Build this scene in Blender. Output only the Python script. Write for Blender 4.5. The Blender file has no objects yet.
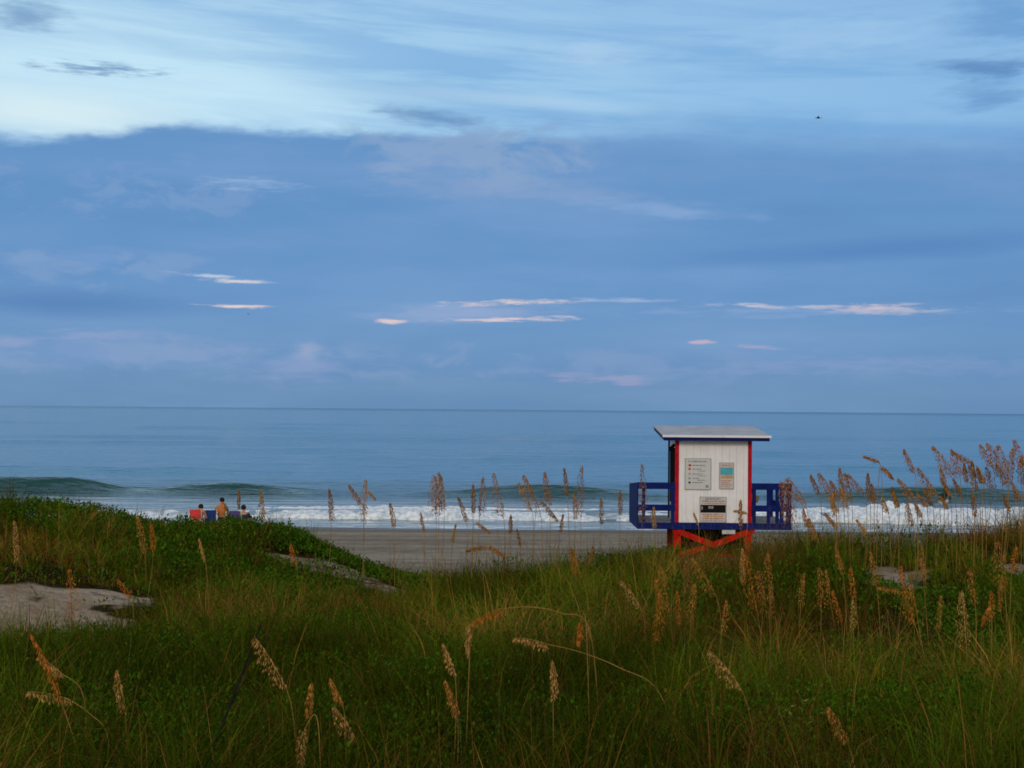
import bpy, math, random
import numpy as np
from mathutils import Matrix, Vector

rng = np.random.default_rng(11)
random.seed(5)
S = bpy.context.scene
COL = S.collection
R = math.radians

def lin(r, g, b):
    f = lambda c: (c / 255 / 12.92) if c / 255 <= 0.04045 else ((c / 255 + 0.055) / 1.055) ** 2.4
    return (f(r), f(g), f(b), 1.0)

# ------------------------------------------------------------------ camera
F = 1400.0
CAM = np.array([0.0, 0.0, 5.1])
pitch, roll = math.atan(25.5 / F), R(0.475)
M3 = Matrix.Rotation(math.pi / 2 + pitch, 3, 'X') @ Matrix.Rotation(roll, 3, 'Z')
cd = bpy.data.cameras.new('camera')
cam = bpy.data.objects.new('camera', cd)
cam.matrix_world = Matrix.Translation(CAM) @ M3.to_4x4()
cd.sensor_width = 36.0
cd.lens = 36.0 * F / 1024
cd.clip_start, cd.clip_end = 0.1, 60000
COL.objects.link(cam)
S.camera = cam

def ray(px, py):
    v = M3 @ Vector(((px - 512) / F, -(py - 384) / F, -1.0))
    return np.array(v) / v.y                      # per metre of forward distance

def P(px, py, d):
    return CAM + ray(px, py) * d

# ------------------------------------------------------------------ numpy noise
def _h(ix, iy, s):
    n = (ix.astype(np.int64) * 374761393 + iy.astype(np.int64) * 668265263 + s * 1274126177) & 0xFFFFFFFF
    n = ((n ^ (n >> 13)) * 1274126177) & 0xFFFFFFFF
    return ((n ^ (n >> 16)) & 0xFFFF) / 65535.0

def vnoise(x, y, s=0):
    x, y = np.asarray(x, float), np.asarray(y, float)
    ix, iy = np.floor(x), np.floor(y)
    fx, fy = x - ix, y - iy
    fx, fy = fx * fx * (3 - 2 * fx), fy * fy * (3 - 2 * fy)
    a, b = _h(ix, iy, s), _h(ix + 1, iy, s)
    c, d = _h(ix, iy + 1, s), _h(ix + 1, iy + 1, s)
    return (a * (1 - fx) + b * fx) * (1 - fy) + (c * (1 - fx) + d * fx) * fy

def fbm(x, y, s=0, o=4):
    t, a, k = 0.0, 0.5, 1.0
    for i in range(o):
        t = t + a * vnoise(x * k, y * k, s + i * 17)
        a *= 0.5
        k *= 2.03
    return t / (1 - 0.5 ** o)

def sstep(a, b, x):
    t = np.clip((np.asarray(x, float) - a) / (b - a), 0, 1)
    return t * t * (3 - 2 * t)

# ------------------------------------------------------------------ ground shape
SLOPE, SHORE = 0.054, 60.0
def beach_z(x, y):
    return SLOPE * (SHORE - np.maximum(y, 29.0)) + 0.05 * (fbm(x * 0.12, y * 0.2, 31, 3) - 0.5)

def gauss(x, y, cx, cy, sx, sy):
    return np.exp(-((x - cx) / sx) ** 2 * 0.5 - ((y - cy) / sy) ** 2 * 0.5)

def ground(x, y):
    x, y = np.asarray(x, float), np.asarray(y, float)
    base = np.interp(y, [-60, 0, 5, 8, 11, 15, 18, 21, 25, 30, 700], [4.6, 3.45, 3.42, 3.22, 3.0, 2.76, 2.55, 2.1, 1.3, 0.4, -60])
    base = base + 0.94 * gauss(x, y, -7.15, 20.0, 1.4, 2.6)
    base = base + 0.96 * gauss(x, y, -3.7, 22.2, 1.45, 2.2) + 0.14 * gauss(x, y, 0.3, 16.4, 0.9, 1.6)
    base = base + 0.62 * gauss(x, y, -9.2, 23.0, 3.2, 3.0)
    base = base + 1.00 * gauss(x, y, 7.4, 16.3, 3.2, 3.6)
    base = base + 0.21 * gauss(x, y, 2.6, 16.5, 1.6, 2.4)
    base = base - 0.34 * gauss(x, y, -5.3, 13.4, 1.8, 1.1) + 0.16 * gauss(x, y, -5.6, 16.6, 1.8, 1.2)
    base = base + 0.30 * (fbm(x * 0.33, y * 0.33, 3, 4) - 0.5) + 0.06 * (fbm(x * 1.7, y * 1.7, 9, 3) - 0.5)
    bz = beach_z(x, y)
    k = 0.25                                       # smooth maximum of dune and beach
    return np.maximum(base, bz) + k * 0.25 * np.exp(-np.abs(base - bz) / k)

def hit(px, py, d0=3.0, d1=25.0):
    ds = np.arange(d0, d1, 0.05)
    r = ray(px, py)
    p = CAM[None] + r[None] * ds[:, None]
    g = ground(p[:, 0], p[:, 1])
    below = p[:, 2] <= g
    return p[np.argmax(below)] if below.any() else p[np.argmin(p[:, 2] - g)]

SAND = []                                          # bare places: x, y, rx, ry
for (px, py, rx, ry) in [(8, 612, .6, 0.5), (40, 604, 0.6, 0.55), (80, 602, 0.45, 0.45), (122, 598, 0.4, 0.38), (62, 622, .6, .4), (15, 634, .6, .35), (95, 622, .4, .35),
                         (388, 588, 0.4, 0.6), (366, 581, 0.42, 0.65), (344, 573, 0.45, 0.65), (318, 566, 0.35, 0.5), (294, 560, 0.25, 0.35),
                         (898, 577, 0.28, 0.6), (1018, 570, 0.28, 0.55)]:
    q = hit(px, py)
    SAND.append((q[0], q[1], rx, ry))

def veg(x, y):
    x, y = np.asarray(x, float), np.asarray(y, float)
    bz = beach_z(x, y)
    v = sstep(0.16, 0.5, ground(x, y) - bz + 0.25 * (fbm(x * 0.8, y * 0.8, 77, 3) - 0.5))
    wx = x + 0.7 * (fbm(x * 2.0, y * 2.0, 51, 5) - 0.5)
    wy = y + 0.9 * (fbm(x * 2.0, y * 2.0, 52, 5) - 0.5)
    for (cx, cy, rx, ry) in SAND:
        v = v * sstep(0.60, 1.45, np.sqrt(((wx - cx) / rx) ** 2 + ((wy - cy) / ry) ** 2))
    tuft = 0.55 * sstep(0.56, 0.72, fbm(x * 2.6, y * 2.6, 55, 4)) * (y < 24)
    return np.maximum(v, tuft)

# ------------------------------------------------------------------ node helper
class X:
    nt = None
    def __init__(s, sock): s.s = sock
    @staticmethod
    def op(kind, *a, clamp=False):
        n = X.nt.nodes.new('ShaderNodeMath')
        n.operation = kind
        n.use_clamp = clamp
        for i, v in enumerate(a):
            if isinstance(v, X): X.nt.links.new(v.s, n.inputs[i])
            else: n.inputs[i].default_value = v
        return X(n.outputs[0])
    def __add__(a, b): return X.op('ADD', a, b)
    def __radd__(a, b): return X.op('ADD', b, a)
    def __sub__(a, b): return X.op('SUBTRACT', a, b)
    def __rsub__(a, b): return X.op('SUBTRACT', b, a)
    def __mul__(a, b): return X.op('MULTIPLY', a, b)
    def __rmul__(a, b): return X.op('MULTIPLY', b, a)
    def __truediv__(a, b): return X.op('DIVIDE', a, b)
    def exp(a): return X.op('EXPONENT', a)
    def clamp(a): return X.op('ADD', a, 0.0, clamp=True)

def remap(v, a, b, smooth=True):
    n = X.nt.nodes.new('ShaderNodeMapRange')
    n.interpolation_type = 'SMOOTHSTEP' if smooth else 'LINEAR'
    X.nt.links.new(v.s, n.inputs[0])
    n.inputs[1].default_value, n.inputs[2].default_value = a, b
    n.inputs[3].default_value, n.inputs[4].default_value = 0, 1
    return X(n.outputs[0])

def vec(x, y, z=0.0):
    n = X.nt.nodes.new('ShaderNodeCombineXYZ')
    for i, v in enumerate((x, y, z)):
        if isinstance(v, X): X.nt.links.new(v.s, n.inputs[i])
        else: n.inputs[i].default_value = v
    return X(n.outputs[0])

def noise(v, scale=1.0, detail=4.0, rough=0.55, dist=0.0):
    n = X.nt.nodes.new('ShaderNodeTexNoise')
    if v is not None: X.nt.links.new(v.s, n.inputs['Vector'])
    n.inputs['Scale'].default_value = scale
    n.inputs['Detail'].default_value = detail
    n.inputs['Roughness'].default_value = rough
    n.inputs['Distortion'].default_value = dist
    return X(n.outputs['Fac'])

def mixc(f, a, b):
    n = X.nt.nodes.new('ShaderNodeMix')
    n.data_type = 'RGBA'
    for sock, v in ((n.inputs[0], f), (n.inputs[6], a), (n.inputs[7], b)):
        if isinstance(v, X): X.nt.links.new(v.s, sock)
        else: sock.default_value = v
    return X(n.outputs[2])

def ramp(f, stops):
    n = X.nt.nodes.new('ShaderNodeValToRGB')
    X.nt.links.new(f.s, n.inputs[0])
    e = n.color_ramp.elements
    while len(e) < len(stops): e.new(0.5)
    for i, (p, c) in enumerate(stops):
        e[i].position, e[i].color = p, c
    return X(n.outputs[0])

def sep(v):
    n = X.nt.nodes.new('ShaderNodeSeparateXYZ')
    X.nt.links.new(v.s, n.inputs[0])
    return X(n.outputs[0]), X(n.outputs[1]), X(n.outputs[2])

def new_mat(name):
    m = bpy.data.materials.new(name)
    m.use_nodes = True
    X.nt = m.node_tree
    b = m.node_tree.nodes['Principled BSDF']
    return m, b

def setin(b, name, v):
    if isinstance(v, X): X.nt.links.new(v.s, b.inputs[name])
    else: b.inputs[name].default_value = v

def position():
    n = X.nt.nodes.new('ShaderNodeNewGeometry')
    return X(n.outputs['Position'])

def objco():
    n = X.nt.nodes.new('ShaderNodeTexCoord')
    return X(n.outputs['Object'])

def attr(name, fac=False):
    n = X.nt.nodes.new('ShaderNodeAttribute')
    n.attribute_name = name
    return X(n.outputs['Fac' if fac else 'Color'])

def scalev(v, x, y, z):
    n = X.nt.nodes.new('ShaderNodeMapping')
    X.nt.links.new(v.s, n.inputs[0])
    n.inputs['Scale'].default_value = (x, y, z)
    return X(n.outputs[0])

def bump(b, h, strength, dist):
    n = X.nt.nodes.new('ShaderNodeBump')
    n.inputs['Strength'].default_value = strength
    n.inputs['Distance'].default_value = dist
    X.nt.links.new(h.s, n.inputs['Height'])
    X.nt.links.new(n.outputs[0], b.inputs['Normal'])

def simple(name, c, rough=0.6, var=0.2, scale=6.0, bm=0.0, stain=None):
    m, b = new_mat(name)
    co = objco()
    n = noise(co, scale, 5, 0.6)
    dark = tuple(v * (1 - var) for v in c[:3]) + (1,)
    lite = tuple(min(v * (1 + var), 0.95) for v in c[:3]) + (1,)
    col = mixc(remap(n, 0.3, 0.7), dark, lite)
    if stain:
        s = noise(scalev(co, 7, 7, 0.7), 1.0, 4, 0.6)
        col = mixc(remap(s, 0.55, 0.8) * 0.5, col, stain)
    if stain:                                        # rust runs below fixings, scuffed paint
        run = remap(noise(scalev(co, 9, 9, 0.35), 1.0, 3, 0.5), 0.60, 0.72) * remap(noise(scalev(co, 1.3, 1.3, 1.3), 1.0, 4), 0.48, 0.62)
        col = mixc(run * 0.35, col, (0.30, 0.20, 0.13, 1))
        chip = remap(noise(scalev(co, 16, 16, 11), 1.0, 5, 0.7), 0.66, 0.72)
        col = mixc(chip * 0.4, col, (0.33, 0.31, 0.28, 1))
    elif bm == 0.001:
        chip = remap(noise(scalev(co, 9, 9, 9), 1.0, 6, 0.72), 0.60, 0.70)
        col = mixc(chip * 0.45, col, tuple(min(v * 1.6 + 0.03, 1) for v in c[:3]) + (1,))
    setin(b, 'Base Color', col)
    setin(b, 'Roughness', rough)
    setin(b, 'Specular IOR Level', 0.06)
    if bm: bump(b, noise(co, scale * 8, 3), bm, 0.01)
    return m

# ------------------------------------------------------------------ mesh helpers
def tag(o, label=None, cat=None, group=None, kind=None):
    for k, v in (('label', label), ('category', cat), ('group', group), ('kind', kind)):
        if v: o[k] = v
    return o

def link_mesh(name, verts, faces, mat, parent=None, smooth=False):
    me = bpy.data.meshes.new(name)
    me.from_pydata([tuple(v) for v in verts], [], faces)
    me.update()
    if smooth: me.polygons.foreach_set('use_smooth', [True] * len(me.polygons))
    for m in (mat if isinstance(mat, (list, tuple)) else [mat]): me.materials.append(m)
    o = bpy.data.objects.new(name, me)
    COL.objects.link(o)
    if parent is not None: o.parent = parent
    return o

def quads_mesh(name, V, Q, mat, col=None, smooth=False, matidx=None):
    me = bpy.data.meshes.new(name)
    V = np.ascontiguousarray(V, np.float32)
    Q = np.ascontiguousarray(Q, np.int32)
    me.vertices.add(len(V))
    me.vertices.foreach_set('co', V.ravel())
    me.loops.add(Q.size)
    me.loops.foreach_set('vertex_index', Q.ravel())
    me.polygons.add(len(Q))
    me.polygons.foreach_set('loop_start', np.arange(0, Q.size, 4, dtype=np.int32))
    me.polygons.foreach_set('loop_total', np.full(len(Q), 4, np.int32))
    if smooth: me.polygons.foreach_set('use_smooth', np.ones(len(Q), bool))
    if col is not None:
        a = me.color_attributes.new('Col', 'FLOAT_COLOR', 'POINT')
        c = np.ones((len(V), 4), np.float32)
        c[:, :3] = col
        a.data.foreach_set('color', c.ravel())
    me.update(calc_edges=True)
    me.validate()
    me.materials.append(mat)
    o = bpy.data.objects.new(name, me)
    COL.objects.link(o)
    return o

def grid_mesh(name, XX, YY, ZZ, mat, attrs=None):
    ny, nx = XX.shape
    V = np.stack([XX, YY, ZZ], -1).reshape(-1, 3)
    i = (np.arange(ny - 1)[:, None] * nx + np.arange(nx - 1)[None]).ravel()
    Q = np.stack([i, i + 1, i + nx + 1, i + nx], -1)
    o = quads_mesh(name, V, Q, mat, smooth=True)
    for k, v in (attrs or {}).items():
        a = o.data.attributes.new(k, 'FLOAT', 'POINT')
        a.data.foreach_set('value', np.ascontiguousarray(v.ravel(), np.float32))
    return o

class MB:
    def __init__(s, off=(0, 0, 0)):
        s.v, s.f, s.off = [], [], Vector(off)
    def box(s, x0, x1, y0, y1, z0, z1, mat=None):
        i = len(s.v)
        c = [Vector((x, y, z)) for z in (z0, z1) for y in (y0, y1) for x in (x0, x1)]
        if mat is not None: c = [mat @ p for p in c]
        s.v += c
        for q in ((0, 2, 3, 1), (4, 5, 7, 6), (0, 1, 5, 4), (2, 6, 7, 3), (0, 4, 6, 2), (1, 3, 7, 5)):
            s.f.append([i + k for k in q])
        return s
    def bar(s, a, b, w, h, up=(0, 0, 1)):
        a, b = Vector(a), Vector(b)
        d = (b - a)
        L = d.length
        d = d / L
        side = d.cross(Vector(up)).normalized()
        u = side.cross(d)
        m = Matrix((side, d, u)).transposed().to_4x4()
        m.translation = a
        return s.box(-w / 2, w / 2, 0, L, -h / 2, h / 2, m)
    def tube(s, pts, rad, n=6):
        pts = [Vector(p) for p in pts]
        if not isinstance(rad, (list, tuple)): rad = [rad] * len(pts)
        i0 = len(s.v)
        for k, p in enumerate(pts):
            d = (pts[min(k + 1, len(pts) - 1)] - pts[max(k - 1, 0)]).normalized()
            a = d.cross(Vector((0.31, 0.2, 0.93)))
            if a.length < 0.1: a = d.cross(Vector((1, 0, 0)))
            a.normalize()
            b = d.cross(a)
            for j in range(n):
                t = 2 * math.pi * j / n
                s.v.append(p + (a * math.cos(t) + b * math.sin(t)) * rad[k])
        for k in range(len(pts) - 1):
            for j in range(n):
                s.f.append([i0 + k * n + j, i0 + k * n + (j + 1) % n, i0 + (k + 1) * n + (j + 1) % n, i0 + (k + 1) * n + j])
        s.f.append([i0 + j for j in range(n)][::-1])
        s.f.append([i0 + (len(pts) - 1) * n + j for j in range(n)])
        return s
    def ball(s, c, r, n=10, m=7, z0=-1.0):
        c = Vector(c)
        r = Vector(r) if not isinstance(r, (int, float)) else Vector((r, r, r))
        i0 = len(s.v)
        a0 = math.asin(z0)
        for k in range(m + 1):
            a = a0 + (math.pi / 2 - a0) * k / m
            for j in range(n):
                t = 2 * math.pi * j / n
                rr = max(math.cos(a), 0.02)
                s.v.append(c + Vector((r.x * rr * math.cos(t), r.y * rr * math.sin(t), r.z * math.sin(a))))
        for k in range(m):
            for j in range(n):
                s.f.append([i0 + k * n + j, i0 + k * n + (j + 1) % n, i0 + (k + 1) * n + (j + 1) % n, i0 + (k + 1) * n + j])
        s.f.append([i0 + j for j in range(n)][::-1])
        s.f.append([i0 + m * n + j for j in range(n)])
        return s
    def prism(s, poly, a, b, axis='x'):
        # polygon in the other two axes swept from a to b
        i = len(s.v)
        n = len(poly)
        for t in (a, b):
            for (p, q) in poly:
                s.v.append(Vector((t, p, q)) if axis == 'x' else Vector((p, t, q)) if axis == 'y' else Vector((p, q, t)))
        s.f.append([i + k for k in range(n)])
        s.f.append([i + n + k for k in range(n)][::-1])
        for k in range(n):
            s.f.append([i + k, i + n + k, i + n + (k + 1) % n, i + (k + 1) % n])
        return s
    def build(s, name, mat, parent=None, smooth=False, bevel=0.0):
        me_v = [p - s.off for p in s.v]
        o = link_mesh(name, me_v, s.f, mat, parent, smooth)
        import bmesh
        bm = bmesh.new()
        bm.from_mesh(o.data)
        bmesh.ops.recalc_face_normals(bm, faces=bm.faces)
        if bevel: bmesh.ops.bevel(bm, geom=bm.edges[:], offset=bevel, segments=1, affect='EDGES')
        bm.to_mesh(o.data)
        bm.free()
        return o

def empty(name, loc, rz=0.0):
    o = bpy.data.objects.new(name, None)
    o.empty_display_size = 0.2
    o.location = loc
    o.rotation_euler = (0, 0, rz)
    COL.objects.link(o)
    return o

# ------------------------------------------------------------------ sky and light
SUN_EL, SUN_AZ = R(24), R(196)                     # behind the camera, a little to its left
w = bpy.data.worlds.new('World')
S.world = w
w.use_nodes = True
X.nt = w.node_tree
for n in list(w.node_tree.nodes): w.node_tree.nodes.remove(n)
tc = w.node_tree.nodes.new('ShaderNodeTexCoord')
dx, dy, dz = sep(X(tc.outputs['Generated']))
az = X.op('ARCTAN2', dx, dy)
el = X.op('ARCSINE', dz)
U, V = az * F, el * F
def PU(px): return math.atan((px - 512) / F) * F
def PV(px, py): return F * math.atan((409.5 + (px - 512) * 0.0083 - py) / math.hypot(F, px - 512))

wv = vec(U * (1 / 210), V * (1 / 60), 3.1)
warp1 = noise(wv, 1.0, 4, 0.6) - 0.5
warp2 = noise(vec(U * (1 / 120), V * (1 / 45), 9.7), 1.0, 4, 0.6) - 0.5
soft = noise(vec(U * (1 / 330), V * (1 / 62), 1.3), 1.0, 5, 0.55)
wisp = noise(vec(U * (1 / 300), V * (1 / 26) + U * (1 / 430), 5.5), 1.0, 6, 0.6, 0.3)
fine = noise(vec(U * (1 / 60), V * (1 / 12), 7.9), 1.0, 5, 0.6)

fine_ = fine - 0.5
lumpn = noise(vec(U * (1 / 62), V * (1 / 27), 6.6), 1.0, 6, 0.62, 0.4)
ragged = noise(vec(U * (1 / 34), V * (1 / 16), 8.8), 1.0, 5, 0.6) - 0.5
tear = noise(vec(U * (1 / 34), V * (1 / 5), 2.9), 1.0, 4, 0.65) - 0.5
strat = ramp(remap(V, -40, 500, False), [
    (0.0, lin(98, 139, 182)), (0.074, lin(102, 143, 185)), (0.11, lin(109, 148, 190)), (0.16, lin(106, 149, 196)), (0.30, lin(101, 149, 202)),
    (0.43, lin(99, 148, 201)), (0.56, lin(102, 150, 203)), (1.0, lin(120, 165, 215))])
strat = mixc(remap(soft, 0.42, 0.75) * 0.55, strat, lin(126, 163, 210))
strat = mixc(remap(soft, 0.50, 0.22) * 0.5, strat, lin(88, 135, 190))
bright = mixc(remap(U, -520, 420), lin(190, 230, 250), lin(142, 190, 233))
bright = mixc(remap(wisp, 0.40, 0.66) * 0.75, bright, lin(122, 176, 226))
bright = mixc(remap(V, 300, 420) * 0.45, bright, lin(150, 190, 232))
edge = V + warp1 * 22 + warp2 * 14 + fine_ * 12 + ragged * 15 + (1.0 - remap(U, -480, -290)) * 24 + remap(U, 60, 460) * 22
cover = remap(edge, 263, 279)
cover_r = remap(edge, 246, 318)
cov = cover * (1.0 - remap(U, -60, 240)) + cover_r * remap(U, -60, 240)
sky = bright

warpvec = {}
def warped(k):
    if k not in warpvec:
        warpvec[k] = vec(U + warp2 * (30 * k), V + warp1 * (10 * k) + fine_ * (5 * k))
    return warpvec[k]
def puffs(px, py, a, b, col, amt, lo=0.47, hi=0.62):
    """a field of small heaped clouds, strongest at its middle"""
    global sky
    n = X.nt.nodes.new('ShaderNodeMapping')
    n.vector_type = 'TEXTURE'
    n.inputs['Location'].default_value = (PU(px), PV(px, py), 0)
    n.inputs['Scale'].default_value = (a * 1.75, b * 1.75, 1)
    X.nt.links.new(warped(1.0).s, n.inputs[0])
    gr = X.nt.nodes.new('ShaderNodeTexGradient')
    gr.gradient_type = 'SPHERICAL'
    X.nt.links.new(n.outputs[0], gr.inputs[0])
    g = remap(X(gr.outputs['Fac']), 0.0, 0.7)
    sky = mixc(remap(lumpn - (1.0 - g) * 0.22, lo, hi) * g * amt, sky, col)
def blob(px, py, a, b, col, amt, tilt=0.0, thr=None, warp=1.0):
    global sky
    n = X.nt.nodes.new('ShaderNodeMapping')
    n.vector_type = 'TEXTURE'
    n.inputs['Location'].default_value = (PU(px), PV(px, py), 0)
    n.inputs['Rotation'].default_value = (0, 0, math.atan(tilt))
    n.inputs['Scale'].default_value = (a * 1.75, b * 1.75, 1)
    X.nt.links.new(warped(0.5 if warp < .8 else 1.0).s, n.inputs[0])
    gr = X.nt.nodes.new('ShaderNodeTexGradient')
    gr.gradient_type = 'SPHERICAL'
    X.nt.links.new(n.outputs[0], gr.inputs[0])
    g = X(gr.outputs['Fac'])
    if thr:
        mr = X.nt.nodes.new('ShaderNodeMapRange')           # the torn edge: texture eats into the falloff
        mr.interpolation_type = 'SMOOTHSTEP'
        X.nt.links.new((g + (tear if b < 8 else fine_) * (2.7 if b < 8 else 1.7)).s, mr.inputs[0])
        mr.inputs[1].default_value, mr.inputs[2].default_value = (0.16, 1.15) if b < 8 else (0.22, 1.0)
        mr.inputs[3].default_value, mr.inputs[4].default_value = 0.0, amt
        fac = X.op('MULTIPLY', X(mr.outputs[0]), remap(g, 0.0, 0.35))
    else:
        mr = X.nt.nodes.new('ShaderNodeMapRange')
        mr.interpolation_type = 'SMOOTHSTEP'
        X.nt.links.new(g.s, mr.inputs[0])
        mr.inputs[3].default_value, mr.inputs[4].default_value = 0.0, amt
        fac = X(mr.outputs[0])
    sky = mixc(fac, sky, col)
WHT, PNK, MAUVE, DRK = lin(206, 238, 253), lin(236, 214, 210), lin(136, 163, 205), lin(96, 140, 190)
blob(60, 75, 230, 62, WHT, 0.7)
blob(190, 95, 210, 22, WHT, 0.6, -0.05)
blob(40, 112, 110, 20, lin(226, 246, 250), 0.8)
blob(470, 95, 130, 7, lin(190, 222, 245), 0.8, -0.06)
blob(590, 52, 60, 12, lin(180, 212, 240), 0.6, -0.1, (0.35, 0.65))
blob(830, 35, 120, 18, lin(165, 203, 238), 0.6, 0.05, (0.3, 0.6))
blob(440, 95, 120, 20, lin(118, 170, 220), 0.35, -0.08)
blob(95, 67, 55, 6, DRK, 0.75, 0.03, (0.35, 0.6))
blob(15, 12, 40, 16, DRK, 0.7, 0, (0.35, 0.6))
blob(430, 115, 55, 8, DRK, 0.6, -0.12, (0.38, 0.62))
blob(985, 66, 55, 9, lin(92, 138, 192), 0.85, -0.02, (0.32, 0.6))
blob(990, 92, 40, 14, lin(100, 148, 202), 0.7, 0.1, (0.38, 0.6))
blob(1010, 15, 60, 30, lin(96, 148, 206), 0.6, 0, (0.3, 0.6))
sky = mixc(cov, strat, sky)
blob(430, 117, 60, 9, DRK, 0.45, -0.12, (0.38, 0.62))
puffs(470, 158, 125, 36, lin(137, 167, 206), 0.9, 0.38, 0.58)
blob(415, 163, 55, 14, lin(140, 166, 207), 0.5, 0.05, (0.3, 0.55))
blob(500, 188, 130, 12, MAUVE, 0.7, -0.03, (0.36, 0.6))
puffs(120, 185, 190, 30, lin(126, 160, 206), 0.6)
blob(660, 210, 95, 8, lin(134, 168, 214), 0.85, -0.06, (0.35, 0.55))
blob(250, 184, 45, 6, lin(150, 182, 222), 0.7, 0, (0.4, 0.6))
blob(880, 248, 170, 10, lin(82, 130, 190), 0.75, 0.04)
blob(60, 302, 110, 12, lin(84, 130, 188), 0.8, 0)
blob(90, 258, 90, 10, lin(120, 158, 208), 0.6, 0.02, (0.3, 0.6))
# low streaks still catching the light
blob(205, 276, 34, 1.6, lin(196, 208, 226), 0.9, -0.06, (0.35, 0.5), 0.4)
blob(228, 281, 34, 1.8, lin(216, 214, 222), 0.95, 0.0, (0.34, 0.5), 0.4)
blob(235, 306, 32, 1.8, PNK, 0.95, -0.02, (0.34, 0.5), 0.4)
blob(470, 312, 90, 9, lin(150, 172, 212), 0.75, 0.03, (0.33, 0.55), 0.6)
blob(510, 302, 60, 2.6, PNK, 0.95, 0.03, (0.33, 0.5), 0.4)
blob(515, 319, 62, 2.4, lin(224, 206, 212), 0.95, 0.02, (0.33, 0.5), 0.4)
blob(391, 321, 13, 2.6, lin(228, 206, 206), 0.95, 0.0, (0.3, 0.5), 0.3)
blob(620, 300, 45, 2.2, lin(160, 182, 218), 0.8, 0.0, (0.3, 0.5), 0.4)
blob(752, 307, 32, 2.4, lin(222, 208, 216), 0.95, -0.06, (0.33, 0.5), 0.4)
blob(808, 307, 16, 1.8, lin(206, 202, 218), 0.9, -0.03, (0.3, 0.5), 0.3)
blob(875, 309, 46, 4.6, lin(232, 208, 208), 1.0, -0.01, (0.30, 0.52), 0.4)
blob(810, 312, 150, 6, lin(134, 166, 212), 0.6, 0.0, (0.3, 0.6))
blob(703, 342, 11, 2.0, lin(204, 182, 196), 0.8, 0.0, (0.3, 0.5), 0.3)
blob(760, 347, 22, 2.0, lin(160, 166, 204), 0.8, -0.1, (0.3, 0.5), 0.4)
blob(605, 379, 52, 5.5, lin(152, 160, 200), 0.85, -0.02, (0.3, 0.55), 0.6)
blob(810, 366, 150, 6, lin(126, 154, 202), 0.8, 0.03, (0.34, 0.6))
blob(305, 352, 14, 11, lin(164, 174, 208), 0.8, 0, (0.3, 0.5), 0.6)
blob(300, 368, 40, 13, lin(136, 160, 204), 0.8, 0, (0.36, 0.56), 0.6)
blob(120, 352, 190, 14, lin(124, 156, 204), 0.75, 0, (0.36, 0.58))
puffs(190, 358, 330, 24, lin(136, 163, 203), 0.5, 0.42, 0.62)
puffs(700, 366, 330, 18, lin(130, 158, 202), 0.4, 0.44, 0.62)
puffs(90, 268, 130, 20, lin(130, 162, 206), 0.6, 0.42, 0.58)
blob(15, 344, 30, 9, lin(146, 166, 208), 0.7, 0, (0.3, 0.5))
blob(110, 335, 60, 5, lin(140, 162, 206), 0.7, 0.02, (0.3, 0.55))
# overhead and behind the camera: high pale cloud, warm and bright towards the low sun
west_c = (1.24, 1.14, 1.00, 1)
high = mixc(remap(soft, 0.35, 0.7), lin(142, 174, 213), lin(174, 194, 220))
sky = mixc(remap(V, 400, 760), sky, high)
west = remap(dy, 0.15, -0.6)
sky = mixc(west, sky, mixc(remap(soft, 0.3, 0.7), (0.62, 0.66, 0.74, 1), west_c))
sea_side = remap(el, -0.02, -0.2)
sky = mixc(sea_side, sky, lin(70, 100, 125))
nis = w.node_tree.nodes.new('ShaderNodeTexSky')
nis.sky_type = 'NISHITA'
nis.sun_disc = False
nis.sun_elevation, nis.sun_rotation = SUN_EL, SUN_AZ
bg1 = w.node_tree.nodes.new('ShaderNodeBackground')
bg1.inputs[1].default_value = 0.05
w.node_tree.links.new(nis.outputs[0], bg1.inputs[0])
bg2 = w.node_tree.nodes.new('ShaderNodeBackground')
w.node_tree.links.new(sky.s, bg2.inputs[0])
bg2.inputs[1].default_value = 1.0
mx = w.node_tree.nodes.new('ShaderNodeMixShader')
mx.inputs[0].default_value = 0.93                  # the cloud deck lets a little of the clear sky through
w.node_tree.links.new(bg1.outputs[0], mx.inputs[1])
w.node_tree.links.new(bg2.outputs[0], mx.inputs[2])
wo = w.node_tree.nodes.new('ShaderNodeOutputWorld')
w.node_tree.links.new(mx.outputs[0], wo.inputs[0])
w.cycles.sampling_method = 'MANUAL'
w.cycles.sample_map_resolution = 512

sd = bpy.data.lights.new('sun', 'SUN')
sd.energy, sd.angle, sd.color = 1.3, R(14), (1.0, 0.90, 0.79)
so = bpy.data.objects.new('sun', sd)
sdir = Vector((math.sin(SUN_AZ) * math.cos(SUN_EL), math.cos(SUN_AZ) * math.cos(SUN_EL), math.sin(SUN_EL)))
so.rotation_euler = sdir.to_track_quat('Z', 'Y').to_euler()
so.location = sdir * 50
COL.objects.link(so)

S.view_settings.view_transform = 'Standard'
S.view_settings.look = 'None'
S.view_settings.exposure = 0.0
S.view_settings.gamma = 1.0
S.view_settings.use_curve_mapping = False
S.render.engine = 'CYCLES'
S.cycles.use_denoising = True
S.cycles.max_bounces = 4
S.cycles.diffuse_bounces = 2
S.cycles.glossy_bounces = 2
S.cycles.transparent_max_bounces = 4
S.cycles.sample_clamp_indirect = 4.0
S.cycles.filter_width = 1.7
S.render.film_transparent = False

# ------------------------------------------------------------------ ground sheet
def steps(parts):
    out = []
    for a, b, n in parts: out += list(np.linspace(a, b, n, endpoint=False))
    out.append(parts[-1][1])
    return np.array(out)

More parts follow.
